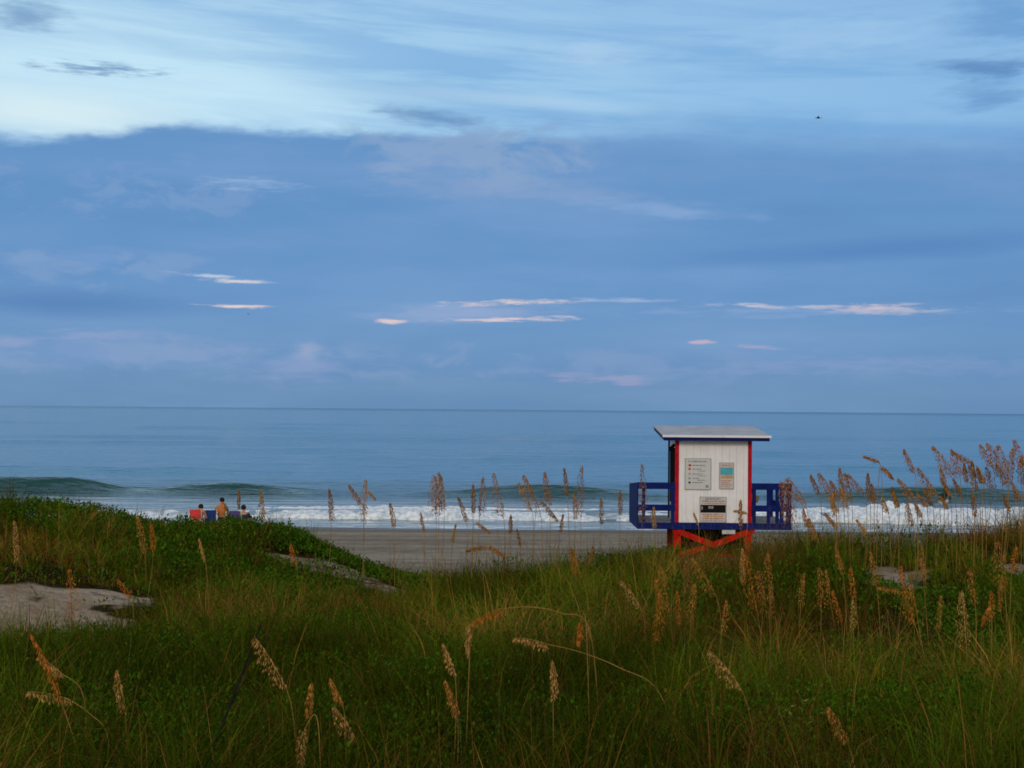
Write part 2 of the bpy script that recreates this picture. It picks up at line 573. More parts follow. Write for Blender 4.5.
m, b = new_mat('sand_and_litter')
pos = position()
gx, gy, gz = sep(pos)
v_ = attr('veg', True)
n1 = noise(pos, 1.6, 5, 0.6)
n2 = noise(pos, 14.0, 4, 0.6)
n3 = noise(scalev(pos, 0.12, 0.55, 1), 1.0, 4, 0.6)
dune = mixc(remap(n1, 0.3, 0.7), (0.175, 0.128, 0.085, 1), (0.315, 0.245, 0.178, 1))
beach = mixc(remap(n3 * 0.6 + n1 * 0.4, 0.40, 0.60), (0.180, 0.150, 0.112, 1), (0.290, 0.246, 0.190, 1))
wet = mixc(remap(n3, 0.35, 0.6), (0.085, 0.078, 0.066, 1), (0.12, 0.106, 0.088, 1))
shorey = gy + (n3 - 0.5) * 6.0
beach = mixc(remap(shorey, 53.0, 59.0), beach, wet)
sandc = mixc(remap(gy, 24.0, 30.0), dune, beach)
sandc = mixc(remap(n2, 0.45, 0.75) * 0.5, sandc, (0.085, 0.062, 0.04, 1))
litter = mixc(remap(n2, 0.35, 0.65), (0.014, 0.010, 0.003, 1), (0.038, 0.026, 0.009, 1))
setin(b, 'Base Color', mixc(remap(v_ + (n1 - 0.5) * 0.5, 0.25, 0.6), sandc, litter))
setin(b, 'Roughness', 0.95 - 0.5 * remap(shorey, 55.0, 60.0))
setin(b, 'Specular IOR Level', 0.5 * remap(shorey, 56.0, 60.0))
vo = X.nt.nodes.new('ShaderNodeTexVoronoi')
vo.inputs['Scale'].default_value = 2.6
X.nt.links.new(pos.s, vo.inputs['Vector'])
bump(b, noise(pos, 5.0, 6, 0.62) + remap(X(vo.outputs['Distance']), 0.05, 0.35) * 0.7, 1.0, 0.12)
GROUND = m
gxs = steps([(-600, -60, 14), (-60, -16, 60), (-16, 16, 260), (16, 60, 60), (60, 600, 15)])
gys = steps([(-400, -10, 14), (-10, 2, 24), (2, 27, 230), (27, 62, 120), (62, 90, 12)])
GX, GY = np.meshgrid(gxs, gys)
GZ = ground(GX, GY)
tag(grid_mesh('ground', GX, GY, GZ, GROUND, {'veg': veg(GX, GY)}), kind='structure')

# ------------------------------------------------------------------ sea
def wave_z(x, y):
    z = np.zeros_like(x)
    mean = 1.6 * (fbm(x * 0.03, y * 0 + 3.3, 5, 2) - 0.5)
    def ridge(y0, amp, env, f, bk):
        t = y - (y0 + mean * 2)
        return amp * env * np.where(t < 0, np.exp(-(t / f) ** 2), np.exp(-(t / bk) ** 2))
    e1 = 1.0 * sstep(-21, -27, x) + 0.62 * np.exp(-((x + 17) / 4.6) ** 2) + 0.70 * np.exp(-((x - 2.2) / 5.5) ** 2)
    e1 = e1 + 0.82 * np.exp(-((x - 25.5) / 7.5) ** 2) + 0.10
    z += ridge(84.0, 0.80, e1, 1.25, 2.7)
    z += ridge(112, 0.55, 0.35 + 0.65 * fbm(x * 0.05, x * 0, 21, 2), 3.0, 5.0) * (0.3 + 0.7 * sstep(-15, -30, x))
    for i, (y0, a) in enumerate([(98, .16), (128, .30), (147, .34), (170, .30), (196, .4), (230, .4), (275, .42), (330, .5), (420, .5)]):
        z += ridge(y0, a, 0.2 + 0.8 * sstep(0.40, 0.62, fbm(x * 0.018, x * 0 + i, 40 + i, 3)), 4.0, 8.0)
    z += ridge(66.4, 0.50, 0.55 + 0.25 * sstep(10, 16, x) + 0.2 * np.exp(-((x - 4.6) / 1.8) ** 2), 1.1, 3.0)
    z += 0.05 * (fbm(x * 0.3, y * 0.8, 61, 3) - 0.5) * np.clip(300 / y, 0, 1)
    z += 0.16 * (fbm(x * 0.13, y * 0.22, 62, 3) - 0.5) * sstep(80, 130, y) * np.clip(420 / y, 0, 1)
    z += 0.45 * (fbm(x * 0.030, y * 0.05, 63, 3) - 0.5) * sstep(150, 350, y) * np.clip(1800 / y, 0, 1)
    z += 1.0 * (fbm(x * 0.008, y * 0.010, 64, 3) - 0.5) * sstep(700, 1800, y) * np.clip(9000 / y, 0, 1)
    return z * sstep(61.5, 65, y)

ys = steps([(57, 76, 150), (76, 100, 190), (100, 135, 110)])
far = 135 * (35000 / 135) ** (np.linspace(0, 1, 230)[1:])
ys = np.concatenate([ys, far])
tt = np.linspace(-1, 1, 481)
hw = np.maximum(72.0, 0.72 * ys)
SX = tt[None] * hw[:, None]
SY = np.repeat(ys[:, None], len(tt), 1)
SZ = wave_z(SX, SY)
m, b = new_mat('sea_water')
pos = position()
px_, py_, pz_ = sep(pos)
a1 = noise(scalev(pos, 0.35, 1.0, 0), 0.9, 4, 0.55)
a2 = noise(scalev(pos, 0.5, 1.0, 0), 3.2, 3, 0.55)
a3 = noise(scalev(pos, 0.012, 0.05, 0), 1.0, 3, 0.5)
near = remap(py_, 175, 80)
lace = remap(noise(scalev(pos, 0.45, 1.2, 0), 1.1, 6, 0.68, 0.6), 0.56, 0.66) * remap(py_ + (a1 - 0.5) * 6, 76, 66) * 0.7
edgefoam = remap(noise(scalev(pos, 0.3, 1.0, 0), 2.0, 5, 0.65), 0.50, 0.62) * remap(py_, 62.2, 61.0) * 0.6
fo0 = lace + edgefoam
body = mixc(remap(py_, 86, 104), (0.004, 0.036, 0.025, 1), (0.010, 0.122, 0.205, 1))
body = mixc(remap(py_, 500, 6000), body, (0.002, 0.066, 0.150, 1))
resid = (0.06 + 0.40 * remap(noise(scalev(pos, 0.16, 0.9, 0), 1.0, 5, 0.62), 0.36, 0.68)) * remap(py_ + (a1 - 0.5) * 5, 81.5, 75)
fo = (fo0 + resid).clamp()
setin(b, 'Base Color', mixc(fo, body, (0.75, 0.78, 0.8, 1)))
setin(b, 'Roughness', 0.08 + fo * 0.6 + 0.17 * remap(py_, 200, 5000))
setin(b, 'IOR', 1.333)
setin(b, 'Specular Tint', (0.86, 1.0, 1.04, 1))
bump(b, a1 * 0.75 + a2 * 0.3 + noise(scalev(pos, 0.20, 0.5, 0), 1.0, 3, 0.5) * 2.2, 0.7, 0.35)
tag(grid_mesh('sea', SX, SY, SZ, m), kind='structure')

# breaking white water
fx = np.arange(-62, 62.01, 0.11)
fy = np.arange(62.4, 73.0, 0.09)
FX, FY = np.meshgrid(fx, fy)
wob = 1.4 * (fbm(FX * 0.12, FX * 0 + 1, 71, 3) - 0.5)
lump = fbm(FX * 1.1, FY * 1.1, 72, 5)
lump2 = fbm(FX * 3.3, FY * 3.3, 73, 3)
front = sstep(63.9, 64.6, FY + wob + 1.1 * (lump - 0.5))
backl = 66.4 + 2.2 * sstep(9, 17, FX) * (0.6 + 0.8 * fbm(FX * 0.2, FX * 0, 75, 2)) + 1.2 * (fbm(FX * 0.35, FX * 0 + 5, 76, 3) - 0.5)
back = 1 - sstep(-0.7, 0.5, FY - backl + 1.4 * (lump - 0.5))
gap = 1 - 0.8 * np.exp(-((FX - 4.6 + 1.6 * (lump - 0.5)) / 1.25) ** 2)
lft = 0.30 + 0.70 * sstep(-13, -6, FX + 3 * (lump - 0.5))
lft = lft * sstep(-24, -15, FX + 7 * (lump - 0.5))
holes = sstep(0.20, 0.38, 0.55 * lump + 0.45 * fbm(FX * 2.2, FY * 0.9, 79, 4) + 0.10 * sstep(64.5, 66, FY) - 0.05)
mask = front * back * gap * holes
mask = np.maximum(mask, 0.8 * np.exp(-((FY - 70.5 - wob * 1.5) / 0.9) ** 2) * sstep(0.50, 0.62, fbm(FX * 0.25, FY * 0.7, 80, 4)))
ht = (0.25 + 0.12 * sstep(10, 17, FX) * (1 - sstep(22, 30, FX))) * (0.25 + 1.3 * fbm(FX * 0.28, FX * 0 + 2, 78, 4)) * lft
FZ = wave_z(FX, FY) * 0.6 + mask * (ht * (0.45 + 1.7 * (lump - 0.3)) + 0.22 * (lump2 - 0.45)) - 0.45 * (1 - sstep(0.05, 0.4, mask * (0.3 + lft)))
m, b = new_mat('sea_foam')
pos = position()
n = noise(pos, 5.0, 5, 0.65)
setin(b, 'Base Color', mixc(remap(n, 0.3, 0.62), (0.30, 0.38, 0.41, 1), (0.66, 0.68, 0.70, 1)))
setin(b, 'Roughness', 0.9)
bump(b, n, 0.8, 0.1)
tag(grid_mesh('sea_foam', FX, FY, FZ, m), kind='stuff')

# ------------------------------------------------------------------ lifeguard hut
WHITE = simple('white_paint', (0.575, 0.565, 0.56, 1), 0.55, 0.05, 3.0, stain=(0.45, 0.43, 0.40, 1))
RED = simple('red_paint', (0.33, 0.004, 0.012, 1), 0.6, 0.22, 6, 0.001)
LEGRED = simple('bright_red_paint', (0.37, 0.003, 0.003, 1), 0.6, 0.35, 6)
NAVY = simple('navy_paint', (0.0025, 0.0095, 0.085, 1), 0.6, 0.22, 5, 0.001)
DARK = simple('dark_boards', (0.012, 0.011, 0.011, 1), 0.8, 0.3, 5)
ROOFM = simple('grey_roofing', (0.30, 0.305, 0.33, 1), 0.6, 0.12, 2.5, 0.15)
DECK = simple('worn_deck_boards', (0.20, 0.19, 0.18, 1), 0.8, 0.25, 6)
SIGN = simple('sign_face', (0.41, 0.42, 0.405, 1), 0.5, 0.05, 8)
SIGNB = simple('sign_face_buff', (0.42, 0.375, 0.35, 1), 0.5, 0.08, 8)
INK = simple('grey_lettering', (0.20, 0.20, 0.21, 1), 0.6, 0.2)
INKRED = simple('red_lettering', (0.36, 0.19, 0.15, 1), 0.6, 0.2)
BLACK = simple('black_print', (0.006, 0.006, 0.006, 1), 0.5, 0.1)
TEAL = simple('teal_print', (0.06, 0.28, 0.33, 1), 0.5, 0.12, 9)
OCHRE = simple('ochre_print', (0.38, 0.24, 0.11, 1), 0.5, 0.2, 20)
TAN = simple('tan_board', (0.22, 0.16, 0.11, 1), 0.7, 0.15)

HX, HY = 5.36, 38.2
hz = float(ground(HX, HY))
HL = (HX, HY, hz)
hut = empty('lifeguard_hut', HL)
tag(hut, 'white lifeguard hut with red corners and navy railings standing on the beach', 'lifeguard hut')
def hb(): return MB(HL)
WX0, WX1, DX0, DX1 = 4.33, 6.35, 3.33, 7.40
YF, YB, DYB = 37.0, 38.75, 39.5
ZD, ZW = 2.155, 4.36
# walls (core box open to nothing; boards in front)
front = hb().box(WX0 + .05, WX1 - .05, YF + .03, YF + .09, ZD, ZW)
k = WX0 + 0.10
while k < WX1 - 0.12:
    k2 = min(k + 0.19, WX1 - 0.10)
    front.box(k, k2 - 0.0035, YF, YF + .028, ZD + .002, ZW)
    k += 0.19
wall = front.build('front_wall', WHITE, hut)
hb().box(WX1 - .09, WX1 - .05, YF + .095, YB, ZD, ZW + .1).build('side_wall', WHITE, hut)
sw = hb().box(WX0 + .05, WX0 + .09, YF + .095, YF + .5, ZD, ZW + .1)
sw.box(WX0 + .05, WX0 + .09, YF + .5, YB, ZD, ZD + .45)
sw.box(WX0 + .05, WX0 + .09, YF + .5, YB, ZW - .25, ZW + .1)
sw.build('side_wall', WHITE, hut)
hb().box(WX0 + .06, WX1 - .06, YB + .003, YB + .05, ZD, ZW + .16).build('back_wall', WHITE, hut)
hb().box(WX0 + .055, WX0 + .075, YF + .5, YB - .03, ZD + .45, ZW - .25).build('window_shutter', DARK, hut)
for x0 in (WX0, WX1 - .095):
    hb().box(x0, x0 + .095, YF - .018, YF + .09, ZD, ZW - .002).build('corner_trim', RED, hut, bevel=.004)
hb().box(WX0 + .01, WX0 + .05, YB + .002, YB + .06, ZD, ZW + .12).build('corner_trim', DARK, hut)
hb().box(WX1 - .078, WX1 + .002, YB - .05, YB + .06, ZD, ZW + .12).build('corner_trim', RED, hut)
hb().bar((WX0 - .02, YF + .12, ZW - .16), (WX0 - .12, YF + .35, ZW - .30), .05, .07).build('shutter_bracket', DARK, hut)
# roof: a shed roof, its seaward edge the higher one
ry0, ry1, rz0, rz1 = 36.72, 39.35, 4.425, 4.66
rx0, rx1 = 3.97, 6.80
roof = hb().prism([(ry0, rz0), (ry0, rz0 + .03), (ry1, rz1 + .03), (ry1, rz1)], rx0, rx1)
sl = (rz1 - rz0) / (ry1 - ry0)
roof = roof.build('roof', ROOFM, hut)
hb().box(rx0 - .012, rx1 + .012, ry0 - .022, ry0 - .003, rz0 - .015, rz0 + .045).build('roof_edge', WHITE, roof)
hb().box(rx0 + .03, rx1 - .03, ry0 + .012, ry0 + .05, rz0 - .105, rz0 - .005).build('roof_fascia', NAVY, roof)
for xx in (rx0 + .03, rx1 - .07):
    hb().prism([(ry0 + .053, rz0 - .10), (ry0 + .053, rz0 + .0), (ry1 - .02, rz1 - .003), (ry1 - .02, rz1 - .10)], xx, xx + .04).build('roof_fascia', NAVY, roof)
hb().prism([(ry0 + .053, rz0 - .05), (ry0 + .053, rz0 - .02), (ry1 - .03, rz1 - .02), (ry1 - .03, rz1 - .05)], rx0 + .073, rx1 - .073).build('roof_lining', WHITE, roof)
# deck
dk = hb()
n = 22
for i in range(n):
    x0 = DX0 + .03 + i * (DX1 - DX0 - .06) / n
    dk.box(x0, x0 + (DX1 - DX0 - .06) / n - .012, YF + .002, DYB - .05, ZD - .05, ZD - .006)
dk.build('deck', DECK, hut)
hb().box(DX0, DX1, YF - .055, YF - .02, ZD - .175, ZD + .0).build('deck_fascia', NAVY, hut, bevel=.005)
hb().box(DX0, DX1, DYB - .04, DYB, ZD - .175, ZD).build('deck_fascia', NAVY, hut)
for x0 in (DX0, DX1 - .05):
    hb().box(x0, x0 + .05, YF - .018, DYB - .042, ZD - .17, ZD - .002).build('deck_fascia', NAVY, hut)
js = hb()
for i in range(5):
    xx = DX0 + .4 + i * .8
    js.box(xx, xx + .05, YF - .01, DYB - .05, ZD - .16, ZD - .052)
js.build('joist', DARK, hut)
# railings
RT = 3.185
def post(x, y, s=.085, mat=NAVY, z1=RT):
    hb().box(x - s / 2, x + s / 2, y - s / 2, y + s / 2, ZD + .003, z1 - .003).build('railing_post', mat, hut)
for x in (3.50, 4.27, 6.42, 6.80, 7.03, 7.355): post(x, YF + .03)
for x in (3.42, 6.80, 7.31): post(x, DYB - .12, z1=2.95)
for (xa, xb) in ((DX0, WX0 - .002), (WX1 + .002, DX1)):
    hb().box(xa, xb, YF - .045, YF + .06, RT, RT + .0 + .02).build('handrail', NAVY, hut)
    hb().box(xa, xb, YF - .040, YF - .015, RT - .15, RT - .002).build('handrail', NAVY, hut)
    hb().box(xa, xb, YF - .040, YF - .015, ZD + .305, ZD + .47).build('mid_rail', NAVY, hut)
hb().prism([(YF - .012, ZD), (DYB - .002, ZD), (DYB - .002, 3.05), (YF - .012, RT + .018)], DX0, DX0 + .03).build('side_panel', NAVY, hut)
hb().prism([(YF - .012, RT - .14), (DYB - .002, 2.90), (DYB - .002, 3.05), (YF - .012, RT + .018)], DX1 - .03, DX1).build('handrail', NAVY, hut)
hb().box(DX1 - .03, DX1, YF - .012, DYB - .002, ZD + .30, ZD + .46).build('mid_rail', NAVY, hut)
for x0, x1 in ((7.09, 7.20), (7.26, 7.31)):
    hb().box(x0, x1, YF + .0, YF + .02, ZD + .003, RT - .152).build('railing_picket', NAVY, hut)
rb = hb().bar((6.35, 39.36, 2.85), (6.95, 39.36, 2.62), .05, .20)
rb.build('ramp_rail', TAN, hut)
# legs and braces under the deck
for x in (4.40, 6.27):
    gz_ = float(ground(x, YF + .1))
    hb().box(x - .095, x + .095, YF + .02, YF + .20, gz_ - .3, ZD - .178).build('leg', LEGRED, hut, bevel=.006)
    gz2 = float(ground(x, YB))
    hb().box(x - .08, x + .08, YB - .1, YB + .06, gz2 - .3, ZD - .178).build('leg', RED, hut)
for (xa, xb) in ((4.40, 5.36), (6.27, 5.32)):
    hb().bar((xa, YF + .0, 1.93), (xb, YF + .0, 1.565), .15, .05, (0, -1, 0.001)).build('brace', LEGRED, hut)
hb().box(4.28, 4.50, YF - .01, YF + .015, ZD - .25, ZD - .178).build('brace', LEGRED, hut)
hb().box(6.15, 6.44, YF - .01, YF + .015, ZD - .27, ZD - .178).build('brace', LEGRED, hut)
hb().bar((4.42, YF - .03, 1.30), (5.15, YF - .03, 1.50), .15, .05, (0, -1, 0.001)).build('brace', LEGRED, hut)
hb().box(4.46, 6.36, YB - .55, YB - .15, hz + .03, ZD - .18).build('under_deck_shade_box', DARK, hut)  # added near-black box: its colour stands for the shade under the deck
hb().box(4.32, 6.32, YF + .22, YF + .30, hz - .1, hz + .13).build('skid', LEGRED, hut)
hb().box(5.57, 5.92, YF - .03, YF - .015, ZD - .29, ZD - .18).build('tag', SIGN, hut)
# signs on the front wall
def sx(px): return (px - 512) * 37 / F
def sz(py): return 5.1 - (py - 411.1) * 37 / F
def sign(x0, x1, y0, y1, face, rim):
    f = hb().box(sx(x0), sx(x1), YF - .020, YF - .004, sz(y1), sz(y0)).build('sign', face, hut)
    r = hb()
    e = .018
    r.box(sx(x0) - e, sx(x1) + e, YF - .024, YF - .004, sz(y0) + .0015, sz(y0) + e)
    r.box(sx(x0) - e, sx(x1) + e, YF - .024, YF - .004, sz(y1) - e, sz(y1) - .0015)
    r.box(sx(x0) - e, sx(x0) - .0015, YF - .024, YF - .004, sz(y1) - .001, sz(y0) + .001)
    r.box(sx(x1) + .0015, sx(x1) + e, YF - .024, YF - .004, sz(y1) - .001, sz(y0) + .001)
    r.build('frame', rim, f)
    return f
def strokes(par, x0, x1, y, h, mat, seed, name='lettering'):
    g = random.Random(seed)
    zb, x, xe = sz(y) - h / 2, sx(x0), sx(x1)
    top = []
    while x < xe - .02:
        e = min(x + g.uniform(.03, .11), xe)
        t = zb + h * g.uniform(.8, 1.1)
        top += [(x, zb + h * .14), (x, t), (e, t), (e, zb + h * .14)]
        x = e + g.uniform(.012, .03)
    poly = [(sx(x0), zb), (top[-1][0], zb)] + top[::-1]
    poly = [poly[0], poly[1]] + [p for i, p in enumerate(poly[2:]) ]
    hb().prism(poly, YF - .024, YF - .021, 'y').build(name, mat, par)
GREYRIM = simple('grey_rim', (0.25, 0.25, 0.25, 1), 0.5, 0.1)
s1 = sign(686, 711, 459, 489, SIGN, GREYRIM)
strokes(s1, 688.5, 708.5, 461.4, .035, INK, 1)
for i, (yy, x1) in enumerate([(465.3, 707), (469, 702), (473.8, 703), (478.3, 700.5), (482.5, 703)]):
    strokes(s1, 693, x1, yy, .028, INK, 10 + i)
    if i in (1, 2, 3): strokes(s1, 698, 706, yy + 1.9, .022, INK, 30 + i)
    c = RED if i < 2 else INKRED if i == 2 else INK
    hb().box(sx(689), sx(691.6 if i < 1 else 691), YF - .026, YF - .021, sz(yy + .9), sz(yy - 1.0)).build('flag_symbol', BLACK if i == 4 else c, s1)
hb().box(sx(706), sx(709), YF - .025, YF - .021, sz(487.6), sz(484.8)).build('emblem', INK, s1)
s2 = sign(720.4, 733.6, 463, 488, SIGNB, GREYRIM)
strokes(s2, 722, 732, 465, .04, INKRED, 50)
hb().box(sx(720.8), sx(733.2), YF - .024, YF - .021, sz(474.6), sz(467.2)).build('picture_sky', TEAL, s2)
hb().prism([(sx(721), sz(478)), (sx(721), sz(475.6)), (sx(725), sz(475.2)), (sx(727.3), sz(473.9)), (sx(730), sz(475.4)), (sx(733), sz(475.2)), (sx(733), sz(478))], YF - .028, YF - .0245, 'y').build('picture_sand', OCHRE, s2)
for i, yy in enumerate((480.2, 482, 484, 486.1)):
    strokes(s2, 721.5, 732 - (i % 2) * 2, yy, .026, INKRED if i != 2 else INK, 60 + i)
s3 = sign(701, 726.4, 497.2, 521.6, SIGNB, GREYRIM)
strokes(s3, 706, 721, 498.6, .045, INK, 70)
strokes(s3, 702.5, 725, 500.9, .035, INK, 71)
strokes(s3, 702.5, 725, 503.0, .03, INKRED, 72)
hb().box(sx(701.2), sx(726.2), YF - .024, YF - .021, sz(512.4), sz(504.6)).build('black_band', BLACK, s3)
hb().prism([(sx(709), sz(508.4)), (sx(714), sz(508.4)), (sx(714), sz(505.8)), (sx(711.7), sz(505.8)), (sx(711.7), sz(508.0)), (sx(711.2), sz(508.0)), (sx(711.2), sz(505.8)), (sx(709), sz(505.8))], YF - .028, YF - .0245, 'y').build('lettering', INK, s3)
hb().box(sx(701.9), sx(703.4), YF - .028, YF - .0245, sz(509.5), sz(506.2)).build('emblem', INK, s3)
for i, yy in enumerate((514.2, 516.2, 518.2)):
    strokes(s3, 703 + i % 2, 724.5, yy, .038, OCHRE if i == 1 else INKRED, 80 + i)
strokes(s3, 703, 724, 520.3, .02, INK, 85)

# ------------------------------------------------------------------ people, chairs, birds
def skin(name, joints, edges, mat, parent, sub=2):
    names = list(joints)
    me = bpy.data.meshes.new(name)
    me.from_pydata([joints[k][0] for k in names], [(names.index(a), names.index(b_)) for a, b_ in edges], [])
    o = bpy.data.objects.new(name, me)
    COL.objects.link(o)
    o.modifiers.new('skin', 'SKIN').use_smooth_shade = True
    if not me.skin_vertices: 
        bpy.context.view_layer.objects.active = o
    lay = me.skin_vertices[0]
    for i, k in enumerate(names):
        r_ = joints[k][1]
        lay.data[i].radius = r_ if isinstance(r_, tuple) else (r_, r_)
        lay.data[i].use_root = (i == 0)
    ss = o.modifiers.new('sub', 'SUBSURF')
    ss.levels = ss.render_levels = sub
    dg = bpy.context.evaluated_depsgraph_get()
    ev = o.evaluated_get(dg)
    nm = bpy.data.meshes.new_from_object(ev)
    bpy.data.objects.remove(o)
    nm.materials.clear()
    nm.materials.append(mat)
    o2 = bpy.data.objects.new(name, nm)
    COL.objects.link(o2)
    if parent is not None: o2.parent = parent
    return o2

def person_skin(name, J, mat, parent):
    """J: pelvis, spine, chest, neck, head, and per side shoulder/elbow/hand/hip/knee/ankle/toe"""
    j, e = {}, []
    j['pelvis'] = (J['pelvis'], (.15, .11))
    j['spine'] = (J['spine'], (.135, .10))
    j['chest'] = (J['chest'], (.165, .115))
    j['neck'] = (J['neck'], .058)
    hd = Vector(J['head'])
    nk = Vector(J['neck'])
    ax = (hd - nk).normalized()
    j['jaw'] = (tuple(hd - ax * .06), (.072, .08))
    j['skull'] = (tuple(hd + ax * .03), (.080, .096))
    j['crown'] = (tuple(hd + ax * .10), (.055, .065))
    fwd = Vector(J.get('face', (0, 1, 0)))
    j['nose'] = (tuple(hd + fwd * .11 - ax * .005), .014)
    e += [('pelvis', 'spine'), ('spine', 'chest'), ('chest', 'neck'), ('neck', 'jaw'), ('jaw', 'skull'), ('skull', 'crown'), ('skull', 'nose')]
    for s in ('l', 'r'):
        for k, r_ in (('shoulder', .064), ('elbow', .046), ('wrist', .030), ('hip', .092), ('knee', .062), ('ankle', .040), ('toe', .034)):
            j[k + s] = (J[k + s], r_)
        wv = Vector(J['wrist' + s])
        fd = (wv - Vector(J['elbow' + s])).normalized()
        j['palm' + s] = (tuple(wv + fd * .07), (.036, .018))
        lat = fd.cross(Vector((0, 0, 1)))
        lat = lat.normalized() if lat.length > .1 else Vector((1, 0, 0))
        e += [('chest', 'shoulder' + s), ('shoulder' + s, 'elbow' + s), ('elbow' + s, 'wrist' + s), ('wrist' + s, 'palm' + s),
              ('pelvis', 'hip' + s), ('hip' + s, 'knee' + s), ('knee' + s, 'ankle' + s), ('ankle' + s, 'toe' + s)]
        for q, ln in enumerate((.068, .078, .072, .056)):
            o_ = (q - 1.5) * .021
            nm = 'finger%d%s' % (q, s)
            j[nm] = (tuple(wv + fd * (.09 + ln) + lat * o_ + Vector((0, 0, -.02))), .009)
            e.append(('palm' + s, nm))
        nm = 'thumb' + s
        j[nm] = (tuple(wv + fd * .075 + lat * (.055 if s == 'l' else -.055)), .010)
        e.append(('wrist' + s, nm))
    return skin(name, j, e, mat, parent)

def seated(seat, back_lean=-0.03, legs=0.42):
    z = seat
    J = dict(pelvis=(0, 0, z + .06), spine=(0, back_lean * .6, z + .28), chest=(0, back_lean, z + .47),
             neck=(0, back_lean + .02, z + .60), head=(0, back_lean + .06, z + .75))
    for s, q in (('l', -1), ('r', 1)):
        J['shoulder' + s] = (q * .19, back_lean, z + .52)
        J['elbow' + s] = (q * .26, back_lean + .10, z + .26)
        J['wrist' + s] = (q * .19, back_lean + .32, z + .22)
        J['hip' + s] = (q * .10, .03, z + .05)
        J['knee' + s] = (q * .15, .42, max(z, .30) + .12)
        J['ankle' + s] = (q * .15, .42 + legs * .35, .09)
        J['toe' + s] = (q * .17, .42 + legs * .35 + .17, .04)
    return J

TANSKIN = simple('tanned_skin', (0.33, 0.115, 0.040, 1), 0.55, 0.08)
SKIN = simple('skin', (0.38, 0.20, 0.12, 1), 0.55, 0.08)
HAIR = simple('dark_hair', (0.012, 0.010, 0.012, 1), 0.6, 0.3, 30)
DKBLUE = simple('dark_blue_cloth', (0.012, 0.02, 0.06, 1), 0.8, 0.2)
BLUECH = simple('blue_canvas', (0.015, 0.04, 0.16, 1), 0.8, 0.15)
PURP = simple('blue_violet_canvas', (0.07, 0.06, 0.20, 1), 0.8, 0.15)
REDCH = simple('red_canvas', (0.62, 0.05, 0.055, 1), 0.75, 0.12)
PALERED = simple('pale_red_canvas', (0.62, 0.22, 0.20, 1), 0.75, 0.1)
ALU = simple('aluminium_tube', (0.5, 0.5, 0.5, 1), 0.35, 0.1)
COOL = simple('white_plastic', (0.75, 0.76, 0.78, 1), 0.4, 0.05)

def hair(J, parent, rx=.098, long_=0.0):
    h = Vector(J['head']) + Vector((0, -.012, .035))
    MB().ball(h, (rx, .112, .112), 12, 7, -0.35 - long_).build('hair', HAIR, parent, smooth=True)

def chair(loc, rz, mat, label, low=.22, stripe=None):
    t = empty('beach_chair', loc, rz)
    tag(t, label, 'beach chair', 'beach chairs of the group by the surf')
    wd = .235
    MB().bar((0, -.20, low + .02), (0, .24, low + .05), 2 * wd - .06, .02).build('seat', mat, t)
    bk = MB().bar((0, -.22, low + .06), (0, -.42, low + .62), 2 * wd - .06, .02).build('backrest', mat, t)
    if stripe: MB().bar((0, -.266, low + .10), (0, -.33, low + .28), 2 * wd - .055, .006).build('stripe', stripe, bk)
    for s in (-1, 1):
        MB().tube([(s * wd, -.43, low + .66), (s * wd, -.22, low + .04), (s * wd, .26, low + .05), (s * wd, .30, 0.0)], .014).build('frame', ALU, t)
        MB().tube([(s * wd, -.12, low + .035), (s * wd, -.36, 0.0)], .014).build('leg', ALU, t)
        MB().tube([(s * wd, -.30, low + .28), (s * (wd + .02), .18, low + .26), (s * wd, .22, low + .06)], .016).build('armrest', ALU, t)
    return t

PD = 54.0
def onground(px, d):
    x = (px - 512) / F * d
    return (x, d, float(ground(x, d)))

L = onground(199.5, PD)
chair(L, R(-3), REDCH, 'low red beach chair, leftmost of the group by the surf', .22, PALERED)
t = empty('person', (L[0] + .10, L[1] + .02, L[2]), R(-8))
J = seated(.25, -.17, .7)
J['head'] = (.06, -.13, .90)
J['face'] = (0, 1, 0)
person_skin('body', J, SKIN, t)
hair(J, t)
tag(t, 'person slumped in the red beach chair, only dark hair showing over its back', 'person')

L = onground(223.5, PD + .2)
t = empty('person', (L[0], L[1], L[2]), R(-4))
J = seated(.40, -.05)
body = person_skin('body', J, TANSKIN, t)
hair(J, t, .095)
sh = {'pelvis': ((0, 0, .455), (.172, .135)), 'w': ((0, -.02, .56), (.158, .122))}
for s, q in (('l', -1), ('r', 1)):
    sh['h' + s] = ((q * .10, .05, .45), .112)
    sh['k' + s] = ((q * .14, .33, .505), .092)
skin('shorts', sh, [('w', 'pelvis'), ('pelvis', 'hl'), ('pelvis', 'hr'), ('hl', 'kl'), ('hr', 'kr')], DKBLUE, t)
tag(t, 'shirtless tanned person with short dark hair, seen from behind, sitting facing the waves', 'person')
c = empty('cooler_box', (L[0], L[1] - .02, L[2]))
MB().box(-.27, .27, -.19, .19, 0, .30).build('tub', COOL, c, bevel=.015)
MB().box(-.28, .28, -.20, .20, .302, .355).build('lid', COOL, c, bevel=.012)
for s in (-1, 1): MB().tube([(s * .285, -.08, .20), (s * .31, -.06, .26), (s * .31, .06, .26), (s * .285, .08, .20)], .012).build('handle', ALU, c)
tag(c, 'white cooler box that the shirtless person sits on', 'cooler box')

